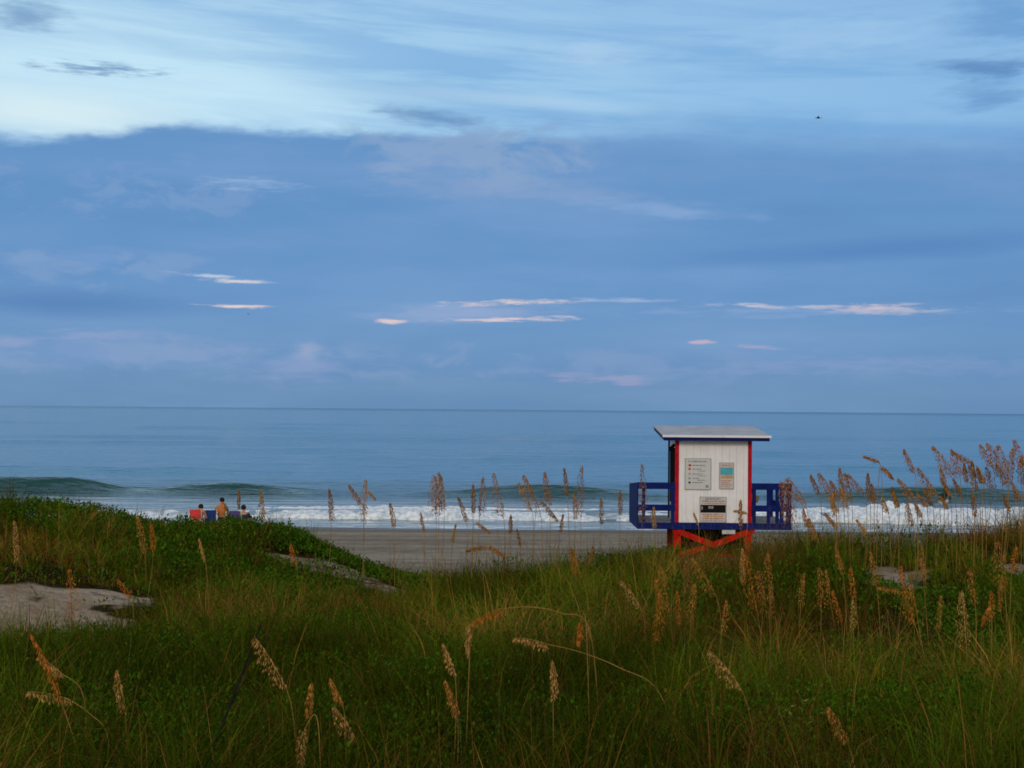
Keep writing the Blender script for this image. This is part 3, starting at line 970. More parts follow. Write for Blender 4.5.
L = onground(213.5, PD + .3)
chair(L, R(4), BLUECH, 'empty dark blue beach chair beside the shirtless person', .20)
L = onground(239.5, PD - .2)
chair(L, R(-6), PURP, 'violet blue beach chair at the far end of the row from the red one', .19)
L = onground(245, PD + .1)
t = empty('person', L, R(8))
J = seated(.13, -.06, .6)
person_skin('body', J, SKIN, t)
hair(J, t, .100, .35)
sh = {k: J2 for k, J2 in (('pelvis', ((0, -.01, .20), (.172, .14))), ('spine', ((0, -.045, .42), (.155, .122))), ('chest', ((0, -.06, .60), (.185, .135))),
      ('sl', ((-.19, -.06, .65), .078)), ('sr', ((.19, -.06, .65), .078)), ('el', ((-.235, .0, .50), .066)), ('er', ((.235, .0, .50), .066)))}
skin('shirt', sh, [('pelvis', 'spine'), ('spine', 'chest'), ('chest', 'sl'), ('chest', 'sr'), ('sl', 'el'), ('sr', 'er')], DKBLUE, t)
tag(t, 'dark haired person in dark blue shirt seated low beside the violet chair', 'person')

# swimmer on a board in the surf
WS = simple('black_wetsuit', (0.008, 0.009, 0.014, 1), 0.45, 0.2)
BOARD = simple('pale_board', (0.50, 0.44, 0.34, 1), 0.35, 0.06)
d = 80.5
q = P(943.5, 492, d)
qz = float(wave_z(np.array([q[0]]), np.array([q[1]]))[0]) + .10
t = empty('person', (q[0], q[1], qz - .02), R(-24))
J = dict(pelvis=(0, 0, .16), spine=(0, .22, .22), chest=(0, .42, .33), neck=(0, .54, .43), head=(0, .62, .55), face=(0, 1, 0))
for s, k in (('l', -1), ('r', 1)):
    J['shoulder' + s] = (k * .19, .44, .34)
    J['elbow' + s] = (k * .30, .62, .20)
    J['wrist' + s] = (k * .27, .82, .08)
    J['hip' + s] = (k * .10, -.05, .14)
    J['knee' + s] = (k * .13, -.45, .12)
    J['ankle' + s] = (k * .12, -.86, .14)
    J['toe' + s] = (k * .12, -1.02, .12)
person_skin('body', J, WS, t)
hair(J, t)
tag(t, 'person in dark wetsuit lying on a board before the breaking wave', 'person')
bd = []
for i in range(15):
    s = -1.15 + 2.1 * i / 14
    wd = .27 * max(0.03, 1 - abs((s + .1) / 1.06) ** 2.6)
    bd.append((s, wd))
mb = MB()
for zz, kx in ((.0, .8), (.035, 1.0), (.07, .85)):
    pass
poly = [(wd, s) for s, wd in bd] + [(-wd, s) for s, wd in reversed(bd)]
mb.prism(poly, 0.0, 0.07, 'z')
bo = mb.build('surfboard', BOARD, None, bevel=.012)
bo.location = (q[0], q[1], qz - .09)
bo.rotation_euler = (R(4), 0, R(-24))
tag(bo, 'pale surfboard under the person in the dark wetsuit', 'surfboard')

# birds
FEATH = simple('dark_feathers', (0.03, 0.032, 0.045, 1), 0.7, 0.2, 20)
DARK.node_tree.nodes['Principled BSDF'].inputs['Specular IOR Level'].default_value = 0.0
def bird(px, py, d, span, label, rz, flap):
    t = empty('bird', P(px, py, d), rz)
    tag(t, label, 'bird', 'birds in flight')
    s = span / 2
    mb = MB()
    mb.tube([(0, -.62 * s, 0), (0, -.35 * s, .01 * s), (0, 0, .0), (0, .3 * s, .02 * s), (0, .48 * s, .06 * s), (0, .62 * s, .05 * s), (0, .78 * s, .03 * s)],
            [.02 * s, .09 * s, .15 * s, .12 * s, .07 * s, .075 * s, .008 * s], 8)
    mb.build('body', FEATH, t, smooth=True)
    for k in (-1, 1):
        v = [(k * .08 * s, .22 * s, .04 * s), (k * .45 * s, .26 * s, (.04 + flap * .5) * s), (k * s, -.05 * s, (.02 + flap * .8) * s), (k * .5 * s, -.10 * s, (.03 + flap * .45) * s), (k * .08 * s, -.2 * s, .03 * s)]
        vv = v + [(a, b_, c_ - .02 * s) for a, b_, c_ in v]
        f = [[0, 1, 2, 3, 4], [9, 8, 7, 6, 5]] + [[i, (i + 1) % 5, 5 + (i + 1) % 5, 5 + i] for i in range(5)]
        link_mesh('wing', vv, f, FEATH, t)
    link_mesh('tail', [(-.03 * s, -.5 * s, 0), (.03 * s, -.5 * s, 0), (.14 * s, -.85 * s, 0), (-.14 * s, -.85 * s, 0), (-.03 * s, -.5 * s, .02 * s), (.03 * s, -.5 * s, .02 * s), (.14 * s, -.85 * s, .02 * s), (-.14 * s, -.85 * s, .02 * s)],
              [[0, 1, 2, 3], [7, 6, 5, 4], [0, 4, 5, 1], [1, 5, 6, 2], [2, 6, 7, 3], [3, 7, 4, 0]], FEATH, t)
bird(818.5, 118, 150, 0.95, 'dark bird gliding high under the bright cloud band', R(75), .35)
bird(248.5, 314, 320, 0.95, 'tiny far bird below the small bright cloud streaks', R(60), .3)

# ------------------------------------------------------------------ grass, dry stalks, leafy cover
def scatter(n, y0, y1, dens):
    """rejection-sampled points in the dune in front of the camera"""
    out = []
    tot = 0
    while tot < n:
        y = np.sqrt(rng.uniform(y0 ** 2, y1 ** 2, 60000))
        x = rng.uniform(-1, 1, 60000) * (0.46 * y + 2.0)
        keep = rng.uniform(0, 1, 60000) < dens(x, y)
        out.append(np.stack([x[keep], y[keep]], -1))
        tot += int(keep.sum())
    return np.concatenate(out)[:n]

def blades(name, root, L, W, ang, lean, droop, col, mat, nseg=3):
    n = len(root)
    t = np.linspace(0, 1, nseg + 1)[None, :]
    hor = (lean[:, None] * t + droop[:, None] * t ** 2.6) * L[:, None]
    z = L[:, None] * (t * np.sqrt(np.clip(1 - lean ** 2, .05, 1))[:, None] - droop[:, None] * 0.75 * t ** 3)
    cx = root[:, 0, None] + np.cos(ang)[:, None] * hor
    cy = root[:, 1, None] + np.sin(ang)[:, None] * hor
    cz = root[:, 2, None] + z
    tw = ang + math.pi / 2 + rng.normal(0, .7, n)
    wd = W[:, None] * np.clip((1 - t) * 1.6, 0.06, 1) * 0.5
    ox, oy = np.cos(tw)[:, None] * wd, np.sin(tw)[:, None] * wd
    k = nseg + 1
    V_ = np.empty((n, k, 2, 3), np.float32)
    V_[:, :, 0, 0], V_[:, :, 0, 1], V_[:, :, 0, 2] = cx - ox, cy - oy, cz
    V_[:, :, 1, 0], V_[:, :, 1, 1], V_[:, :, 1, 2] = cx + ox, cy + oy, cz
    i = (np.arange(n)[:, None] * (2 * k) + np.arange(nseg)[None] * 2).ravel()
    Q = np.stack([i, i + 1, i + 3, i + 2], -1)
    C = np.repeat(col[:, None, :], 2 * k, 1).reshape(-1, 3)
    return quads_mesh(name, V_.reshape(-1, 3), Q, mat, C)

def leaf_mat(name, rough=.55, trans=.25):
    m, b = new_mat(name)
    c = attr('Col')
    setin(b, 'Base Color', c)
    setin(b, 'Roughness', rough)
    setin(b, 'Specular IOR Level', 0.0)
    tr = X.nt.nodes.new('ShaderNodeBsdfTranslucent')
    X.nt.links.new(c.s, tr.inputs[0])
    ms = X.nt.nodes.new('ShaderNodeMixShader')
    ms.inputs[0].default_value = trans
    X.nt.links.new(b.outputs[0], ms.inputs[1])
    X.nt.links.new(tr.outputs[0], ms.inputs[2])
    out = [n for n in X.nt.nodes if n.type == 'OUTPUT_MATERIAL'][0]
    X.nt.links.new(ms.outputs[0], out.inputs[0])
    return m
GRASSM = leaf_mat('grass_blade')
LEAFM = leaf_mat('broad_leaf', .45)
DRYM = leaf_mat('dry_stalk', .7, .1)

def dryness(x, y):
    return fbm(x * 0.45, y * 0.45, 101, 4)
LEAFY = []
for (px, py, rx, ry) in [(200, 528, 1.1, 2.0), (260, 528, 1.1, 1.8), (320, 536, .9, 1.5), (365, 552, .7, 1.3), (400, 570, .5, 1.0), (150, 530, 1.0, 1.6),
                         (30, 646, .8, .7), (100, 643, .9, .6), (200, 640, .9, .6), (180, 560, .8, 1.0), (100, 512, 1.3, 1.3), (640, 572, .5, .8),
                         (790, 750, .35, .4), (740, 765, .5, .4), (900, 745, .6, .5), (960, 640, .5, .5), (180, 755, .5, .5)]:
    q = hit(px, py + 6)
    LEAFY.append((q[0], q[1], rx, ry))
def low_near_sand(x, y):
    """grass stays short on the open sand's edges and on the slope below it"""
    h = 1.0
    for (cx, cy, rx, ry) in SAND:
        h = np.minimum(h, sstep(1.0, 2.6, np.sqrt(((x - cx) / rx) ** 2 + ((y - cy + 0.9) / (ry + 0.9)) ** 2)))
    return 0.30 + 0.70 * h
def leafy(x, y):
    v = 0.0
    wx = x + 0.7 * (fbm(x * 1.1, y * 1.1, 151, 3) - 0.5)
    wy = y + 0.7 * (fbm(x * 1.1, y * 1.1, 152, 3) - 0.5)
    for (cx, cy, rx, ry) in LEAFY:
        v = np.maximum(v, 1 - sstep(0.7, 1.15, np.sqrt(((wx - cx) / rx) ** 2 + ((wy - cy) / ry) ** 2)))
    return v

# tufts of thin grass
NT = 12500
def tdens(x, y):
    d = np.clip(11.0 / y, 0.42, 1.0)
    clump = sstep(0.28, 0.62, fbm(x * 0.9, y * 0.9, 121, 3))
    return veg(x, y) * d * (0.16 + 0.84 * clump) * (1 - 0.72 * leafy(x, y))
def kind_tone(x, y):
    return 0.60 + 1.05 * sstep(.34, .66, fbm(x * .75 + 3, y * .55, 191, 4))
tp = scatter(NT, 2.6, 27.5, tdens)
per = rng.integers(10, 24, NT)
idx = np.repeat(np.arange(NT), per)
N = len(idx)
bx = tp[idx, 0] + rng.normal(0, .055, N)
by = tp[idx, 1] + rng.normal(0, .055, N)
bz = ground(bx, by) - .02
hgt = (0.14 + 0.40 * fbm(tp[:, 0] * .8, tp[:, 1] * .8, 131, 4)) * rng.uniform(.7, 1.3, NT)
Lb = hgt[idx] * rng.uniform(.45, 1.25, N) * low_near_sand(bx, by)
dist = by
Wb = np.maximum(.0042, dist * 0.00030) * rng.uniform(.7, 1.3, N)
ang = np.arctan2(by - tp[idx, 1], bx - tp[idx, 0]) + rng.normal(0, .6, N)
ang = np.where(rng.uniform(0, 1, N) < .3, rng.normal(math.pi * .9, .6, N), ang)
lean = np.clip(np.abs(rng.normal(.34, .27, N)), 0, .92)
droop = np.clip(rng.normal(.42, .28, N), 0, .9)
dr = dryness(bx, by) + rng.normal(0, .09, N) + .035 * sstep(-.5, 1.5, bx)
g1, g2, g3 = np.array([.026, .050, .0016]), np.array([.070, .072, .0022]), np.array([.140, .060, .008])
k1 = sstep(.36, .60, fbm(bx * .8, by * .8, 141, 3) + rng.normal(0, .10, N))[:, None]
k2 = sstep(.515, .60, dr)[:, None]
colb = (g1 * (1 - k1) + g2 * k1) * (1 - k2) + g3 * k2
colb = np.where(rng.uniform(0, 1, N)[:, None] < .04, np.array([.13, .16, .07]), colb) * rng.uniform(.45, 1.6, N)[:, None]  # a few pale blades: bluish highlights put into the blade colour
colb = colb * kind_tone(bx, by)[:, None] * np.where(fbm(bx * .5, by * .5, 195, 3) > .52, 1, 0)[:, None] * 0.15 + colb * kind_tone(bx, by)[:, None]
root = np.stack([bx, by, bz], -1)
NC = 2300
def cdens(x, y): return veg(x, y) * np.clip(10 / y, .45, 1) * (0.15 + 0.85 * sstep(.40, .60, fbm(x * .55, y * .55, 171, 3))) * (1 - .75 * leafy(x, y))
cp = scatter(NC, 2.6, 25.5, cdens)
cper = rng.integers(26, 75, NC)
ci = np.repeat(np.arange(NC), cper)
M = len(ci)
ca = rng.uniform(0, 6.283, M)
cr = np.abs(rng.normal(0, .065, M))
cx_, cy_ = cp[ci, 0] + np.cos(ca) * cr, cp[ci, 1] + np.sin(ca) * cr
csz = rng.uniform(.45, .85, NC)
cL = csz[ci] * rng.uniform(.5, 1.15, M) * low_near_sand(cx_, cy_)
cW = np.maximum(.0058, cy_ * .00034) * rng.uniform(.6, 1.3, M)
cang = ca + rng.normal(0, .5, M)
clean = np.clip(np.abs(rng.normal(.22, .2, M)), 0, .9)
cdroop = np.clip(rng.normal(.48, .25, M), 0, .95)
ctone = rng.uniform(0, 1, NC)[ci][:, None]
cdead = (rng.uniform(0, 1, M) < (.12 + .50 * sstep(.50, .62, dryness(cx_, cy_))))[:, None]
ccol = np.array([.028, .058, .003]) * (1 - ctone) + np.array([.074, .082, .0045]) * ctone
ccol = np.where(cdead, np.array([.17, .085, .018]), ccol) * (rng.uniform(.5, 1.6, M) * kind_tone(cx_, cy_))[:, None]
root = np.concatenate([root, np.stack([cx_, cy_, ground(cx_, cy_) - .02], -1)])
cat = lambda a_, b_: np.concatenate([a_, b_])
tag(blades('dune_grass', root, cat(Lb, cL), cat(Wb, cW), cat(ang, cang), cat(lean, clean), cat(droop, cdroop), cat(colb, ccol), GRASSM, 4), kind='stuff')

# taller bare dry stalks standing out of the grass
ND = 4200
def ddens(x, y):
    return veg(x, y) * np.clip(10 / y, .3, 1) * (0.12 + 0.88 * sstep(.46, .66, dryness(x, y) + 0.10 * (x > 1))) * (1 - .8 * leafy(x, y))
p = scatter(ND, 3.0, 25, ddens)
ex = scatter(420, 13, 19, lambda x, y: veg(x, y) * (np.abs(x) < 9) * (1 - .9 * leafy(x, y)))
p = np.concatenate([p, ex])
ND = len(p)
gz_ = ground(p[:, 0], p[:, 1]) - .02
Ld = rng.uniform(.25, .85, ND) * low_near_sand(p[:, 0], p[:, 1])
Ld[-420:] = rng.uniform(.6, 1.15, 420)
cd_ = np.array([.105, .054, .012]) * rng.uniform(.5, 1.4, ND)[:, None]
tag(blades('dry_grass', np.column_stack([p, gz_]), Ld, np.maximum(.0035, p[:, 1] * .00027), rng.uniform(0, 6.28, ND), np.abs(rng.normal(.2, .24, ND)).clip(0, .9),
           np.clip(rng.normal(.08, .14, ND), 0, .5), cd_, DRYM, 4), kind='stuff')

# low leafy creepers and beach shrubs
NL = 230000
def ldens(x, y): return veg(x, y) * np.maximum(leafy(x, y), (0.12 + 0.5 * sstep(.5, .62, fbm(x * .7, y * .7, 181, 4))) * np.where((y > 14) & (x > -2), .12, 1)) * np.clip(12 / y, .45, 1)
p = scatter(NL, 3.0, 27.5, ldens)
zt = ground(p[:, 0], p[:, 1])
hh = (0.06 + 0.40 * fbm(p[:, 0] * 2.1, p[:, 1] * 2.1, 161, 4))
hh = hh * low_near_sand(p[:, 0], p[:, 1])
zz = zt + hh * np.sqrt(rng.uniform(0.05, 1, NL)) + rng.exponential(.02, NL)
s_ = rng.uniform(.010, .030, NL) * np.clip(p[:, 1] / 13, .8, 1.5)
a = rng.uniform(0, 6.283, NL)
tilt = rng.uniform(.2, 1.35, NL)
ax = np.stack([np.cos(a) * np.cos(tilt), np.sin(a) * np.cos(tilt), np.sin(tilt)], -1)
sd_ = np.stack([-np.sin(a), np.cos(a), np.zeros(NL)], -1)
c0 = np.column_stack([p, zz])
V_ = np.empty((NL, 6, 3), np.float32)
nrm = np.cross(ax, sd_)
for i, (u_, v2, h_) in enumerate([(0, 0, 0), (.5, -.42, .12), (.55, 0, 0), (.5, .42, .12), (1.0, .0, .0), (1.02, .02, 0)]):
    V_[:, i] = c0 + ax * (u_ * s_ * 1.5)[:, None] + sd_ * (v2 * s_)[:, None] + nrm * (h_ * s_)[:, None]
base = np.arange(NL)[:, None] * 6
Q = np.concatenate([base + np.array([[0, 1, 4, 2]]), base + np.array([[0, 2, 4, 3]])])
lc = np.array([.036, .084, .0045]) * rng.uniform(.5, 1.6, NL)[:, None]
yl = rng.uniform(0, 1, NL)[:, None] < .06
lc = np.where(yl, np.array([.11, .10, .010]), lc)
tag(quads_mesh('ground_cover', V_.reshape(-1, 3), Q, LEAFM, np.repeat(lc, 6, 0)), kind='stuff')

# ------------------------------------------------------------------ sea oats, one by one
def plant(*a_):
    m_ = simple(*a_)
    m_.node_tree.nodes['Principled BSDF'].inputs['Specular IOR Level'].default_value = 0.0
    return m_
STEMM = plant('straw_stem', (0.200, 0.120, 0.030, 1), .7, .3, 4)
HEADS = [plant('seed_head', (0.250, 0.112, 0.024, 1), .75, .6, 55), plant('seed_head_pale', (0.285, 0.152, 0.046, 1), .75, .6, 55),
         plant('seed_head_brown', (0.190, 0.092, 0.026, 1), .75, .6, 55), plant('seed_head_rust', (0.280, 0.098, 0.016, 1), .75, .6, 55)]
ORD = ['', 'first', 'second', 'third', 'fourth', 'fifth', 'sixth', 'seventh', 'eighth', 'ninth', 'tenth', 'eleventh', 'twelfth', 'thirteenth', 'fourteenth',
       'fifteenth', 'sixteenth', 'seventeenth', 'eighteenth', 'nineteenth']
TENS = {2: 'twent', 3: 'thirt', 4: 'fort', 5: 'fift', 6: 'sixt', 7: 'sevent', 8: 'eight', 9: 'ninet'}
def ordinal(n):
    if n < 20: return ORD[n]
    t, u = divmod(n, 10)
    return TENS[t] + 'ieth' if u == 0 else TENS[t] + 'y-' + ORD[u]

def bez(a, b_, c, n):
    return [a * (1 - t) ** 2 + b_ * 2 * t * (1 - t) + c * t * t for t in np.linspace(0, 1, n)]

def oat(att, tip, bpx, d, thick=1.0, mat=0, via=None, seed=0):
    """att, tip: where the seed head begins and ends; bpx: where its stem is rooted"""
    g = np.random.default_rng(seed)
    A, T = P(att[0], att[1], d), P(tip[0], tip[1], d + g.normal(0, .04))
    bxw = (bpx - 512) / F * d
    byw = d + g.normal(0, .10)
    B = np.array([bxw, byw, float(ground(bxw, byw)) - .04])
    dirh = T - A
    if via is not None:
        mid = [P(v[0], v[1], d) for v in via]
        pts = [B] + mid + [A]
        path = []
        for i in range(len(pts) - 1):                                   # Catmull-Rom through the points
            p0, p1, p2, p3 = pts[max(i - 1, 0)], pts[i], pts[i + 1], pts[min(i + 2, len(pts) - 1)]
            for t in np.linspace(0, 1, 6, endpoint=False):
                path.append(0.5 * ((2 * p1) + (p2 - p0) * t + (2 * p0 - 5 * p1 + 4 * p2 - p3) * t * t + (3 * p1 - p0 - 3 * p2 + p3) * t ** 3))
        path.append(A)
    else:
        C = A - dirh * 0.5
        C[2] = max(C[2], (A[2] + B[2]) / 2) if dirh[2] > 0 else A[2] + .08
        path = bez(B, C, A, 9)
    rmin = max(.0021, d * .00016)
    t = empty('sea_oat', tuple(B))
    o_ = tuple(B)
    MB(o_).tube([tuple(p) for p in path], list(np.linspace(rmin * 1.5, rmin, len(path))), 5).build('stem', STEMM, t)
    # seed head: rachis, short side branches, flat spikelets hanging from them
    Lh = np.linalg.norm(dirh)
    sag = Vector((0, 0, 1)) * (Lh * .10)
    Mid = (A + T) / 2 + np.array(sag)
    ra = bez(A, Mid, T, 8)
    hv, hf = [], []
    mb = MB(o_)
    mb.tube([tuple(p) for p in ra], list(np.linspace(rmin, rmin * .5, 8)), 4)
    nb = int(np.clip(Lh / .0075, 28, 52))
    wh = Lh * (.145 if d < 12 else .155) * thick
    sway = g.choice([-1, 1]) * g.uniform(.3, 1.1)
    for i in range(nb):
        s = (i + g.uniform(0, .9)) / nb
        s = min(s, .995)
        k = s * 7
        i0 = int(k)
        p = ra[i0] * (1 - (k - i0)) + ra[min(i0 + 1, 7)] * (k - i0)
        env = (0.45 + .9 * math.sin(math.pi * min(1, .12 + s * .9))) * (1 - .35 * s)
        ns = (5 if d < 9 else 6 if d < 16.2 and d > 12.9 else 4) + int(g.uniform(0, 2.4) * thick)
        a_ = g.uniform(0, 6.28)
        for _ in range(ns):
            a_ += 2.4
            rr = wh * env * g.uniform(.25, 1.0)
            q_ = p + np.array([math.cos(a_) * rr * .8 + sway * rr * .4, math.sin(a_) * rr * .8, -rr * g.uniform(.2, 1.1)])
            ln = min(max(.018, d * .0017), .04) * g.uniform(.7, 1.3)
            ww = ln * .36
            dn = np.array([math.cos(a_) * .35, math.sin(a_) * .35, -1.0])
            dn /= np.linalg.norm(dn)
            f_ = g.uniform(0, 3.14)
            sd2 = np.array([math.cos(f_), math.sin(f_), 0.1])
            nn = np.cross(dn, sd2) * ww * .14
            i1 = len(mb.v)
            for pt in (q_, q_ + dn * ln * .45 - sd2 * ww * .5, q_ + dn * ln * .45 + nn, q_ + dn * ln * .45 + sd2 * ww * .5, q_ + dn * ln, q_ + dn * ln * .45 - nn):
                mb.v.append(Vector(pt))
            mb.f += [[i1, i1 + 1, i1 + 2], [i1, i1 + 2, i1 + 3], [i1 + 1, i1 + 4, i1 + 2], [i1 + 2, i1 + 4, i1 + 3],
                     [i1, i1 + 5, i1 + 1], [i1, i1 + 3, i1 + 5], [i1 + 1, i1 + 5, i1 + 4], [i1 + 5, i1 + 3, i1 + 4]]
    hd = [p - mb.off for p in mb.v]
    link_mesh('seed_head', hd, mb.f, HEADS[mat], t)
    return t

def shape_word(att, tip, thick):
    dx_, dy_ = tip[0] - att[0], att[1] - tip[1]
    if dy_ < -2: f = 'hanging'
    elif abs(dx_) > 1.2 * max(dy_, 1): f = 'bowed'
    elif abs(dx_) > .35 * dy_: f = 'leaning'
    else: f = 'upright'
    return ('bushy ' if thick > 1.25 else 'thin ' if thick < .8 else '') + f

# stalks seen against the sea and the beach, between the dune and the hut
SEA = [((263, 517), (261, 489), 264, 21, .8, 1), ((225, 503), (231, 517), 232, 21.5, .6, 2), ((239, 507), (239, 489), 240, 21.5, .6, 2),
       ((331, 519), (329, 488), 331, 20, .7, 2), ((361, 502), (349, 484), 363, 19.5, .9, 0), ((367, 490), (376, 499), 365, 19.4, .7, 1), ((364, 520), (366, 478), 366, 19.6, .7, 1),
       ((393, 525), (390, 502), 398, 19, .8, 0), ((436, 512), (434, 474), 436, 17.6, 1.2, 0), ((439, 505), (439, 471), 439, 17.7, 1.2, 0), ((444, 508), (441, 474), 441, 17.8, .9, 1),
       ((466, 520), (458, 496), 466, 17.5, .7, 2), ((473, 511), (473, 483), 474, 17.7, .6, 2), ((480, 512), (483, 476), 480, 17.9, .8, 0), ((503, 514), (494, 472), 504, 17.5, .9, 0),
       ((531, 508), (519, 482), 530, 17.7, .8, 1), ((538, 505), (524, 474), 543, 17.3, .9, 0), ((541, 500), (558, 520), 536, 17.4, .9, 2), ((549, 502), (545, 471), 552, 17.9, .9, 0), ((567, 494), (564, 467), 573, 17.6, .7, 2),
       ((575, 517), (574, 492), 575, 17.8, .7, 0), ((581, 512), (582, 465), 583, 17.4, .7, 2), ((601, 522), (601, 498), 602, 17.5, .7, 2), ((620, 513), (620, 490), 620, 17.6, .7, 2),
       ((560, 530), (563, 513), 558, 17.6, .6, 2), ((511, 531), (511, 514), 512, 17.5, .8, 2), ((477, 522), (490, 532), 474, 16.4, .8, 0), ((486, 545), (466, 550), 494, 16.0, 1.3, 2),
       ((489, 545), (505, 556), 496, 16.0, 1.3, 0), ((574, 572), (571, 547), 576, 15.0, 1.5, 3), ((589, 562), (593, 545), 586, 15.2, .7, 2), ((642, 518), (642, 463), 643, 16.8, .6, 2),
       ((655, 526), (654, 506), 657, 16.6, 1.0, 1), ((741, 524), (741, 499), 738, 15.8, .6, 0), ((746, 512), (734, 510), 739, 15.7, .5, 1), ((698, 523), (694, 512), 700, 16, .3, 1),
       ((424, 530), (421, 512), 425, 18, .5, 1), ((520, 545), (517, 528), 522, 16.6, .5, 2), ((453, 540), (456, 523), 452, 17, .5, 1)]
RIGHT = [((789, 522), (783, 477), 790, 15, 1.2, 0), ((803, 503), (791, 475), 806, 14.8, 1.6, 0), ((819, 492), (811, 474), 822, 15, 1.0, 2), ((832, 498), (821, 470), 834, 14.9, 1.1, 0),
         ((836, 500), (833, 478), 838, 15.1, 1.2, 0), ((843, 492), (840, 467), 845, 15, .9, 2), ((850, 500), (847, 470), 851, 14.8, 1.1, 0), ((862, 492), (851, 472), 866, 14.7, 1.1, 0),
         ((870, 497), (868, 472), 872, 15, .7, 2), ((882, 466), (893, 478), 880, 14.5, 1.2, 0), ((877, 461), (866, 455), 881, 14.4, .8, 0), ((914, 470), (904, 448), 920, 14.5, .9, 0),
         ((912, 500), (900, 476), 916, 14.3, 1.1, 0), ((935, 496), (921, 465), 940, 14.4, .9, 0), ((950, 473), (932, 445), 955, 14.2, 1.4, 0), ((958, 474), (953, 446), 960, 14.3, 1.2, 3),
         ((970, 462), (957, 451), 975, 14.5, .8, 0), ((972, 460), (976, 476), 977, 14.4, .8, 2), ((966, 482), (966, 461), 967, 14.6, .6, 2), ((976, 490), (972, 463), 978, 14.4, .7, 0),
         ((992, 464), (980, 443), 997, 14, 1.3, 0), ((999, 474), (989, 440), 1002, 14.1, 1.4, 3), ((1006, 472), (1001, 442), 1008, 13.9, 1.3, 0), ((1010, 480), (1013, 447), 1009, 14.2, 1.0, 0),
         ((990, 488), (988, 465), 992, 14.3, 1.2, 0), ((1019, 466), (1017, 437), 1021, 13.8, 1.1, 3), ((1023, 482), (1022, 455), 1024, 14, 1.0, 2), ((980, 482), (979, 464), 981, 14.2, .6, 2),
         ((835, 512), (833, 496), 836, 14.2, 1.0, 1), ((897, 503), (893, 490), 899, 14.4, .8, 0), ((925, 506), (919, 492), 927, 14.1, .8, 0), ((946, 508), (943, 494), 948, 14.1, .7, 0)]
g_ = np.random.default_rng(77)
for i in range(20):
    px = 795 + 228 * (i + g_.uniform(.1, .9)) / 20
    top = np.interp(px, [790, 850, 900, 940, 1000, 1024], [488, 482, 474, 465, 456, 452]) + g_.uniform(0, 38)
    ln = g_.uniform(14, 26)
    RIGHT.append(((px + g_.uniform(2, 7), top + ln), (px, top), px + g_.uniform(2, 8), g_.uniform(13.4, 15.4), g_.uniform(.5, 1.0), int(g_.integers(0, 3))))
# heads standing in the grass below the hut
MIDG = [((640, 606), (621, 580), 642, 10.4, 1.1, 1), ((668, 606), (661, 566), 680, 10.2, 1.3, 0), ((655, 640), (660, 592), 654, 9.6, .9, 3), ((691, 620), (695, 582), 690, 10, 1.1, 0),
        ((714, 592), (692, 557), 722, 10.6, 1.1, 0), ((722, 632), (726, 600), 714, 9.6, .8, 0), ((756, 606), (744, 552), 764, 10.8, 1.5, 3), ((770, 598), (768, 552), 778, 11, 1.1, 0),
        ((801, 602), (804, 572), 797, 10.6, .9, 0), ((821, 604), (819, 566), 822, 10.4, 1.4, 0), ((842, 570), (836, 548), 846, 11.6, .9, 0), ((855, 596), (851, 566), 862, 10.6, 1.1, 3),
        ((876, 582), (870, 550), 880, 11, 1.0, 0), ((911, 584), (912, 622), 934, 9.8, 1.6, 3), ((898, 590), (877, 587), 938, 9.9, .9, 0), ((923, 578), (920, 558), 925, 11.2, 1.0, 0),
        ((966, 640), (962, 590), 968, 9.0, 1.1, 1), ((975, 602), (970, 568), 977, 9.8, 1.1, 0), ((990, 606), (982, 624), 994, 9.2, 1.0, 3), ((1004, 584), (998, 540), 1010, 10.6, 1.5, 0),
        ((1012, 570), (1016, 545), 1008, 11, 1.2, 3), ((592, 640), (587, 622), 600, 10, .5, 1)]
for i in range(24):
    px = 612 + 405 * (i + g_.uniform(.05, .95)) / 24
    top = g_.uniform(545, 606)
    ln = g_.uniform(20, 34)
    dd = 13.2 - (top - 545) * .05
    if i % 5 < 2: continue
    MIDG.append(((px + g_.uniform(-3, 9), top + ln), (px, top), px + g_.uniform(0, 14), dd, g_.uniform(.5, 1.1), int(g_.integers(0, 4))))
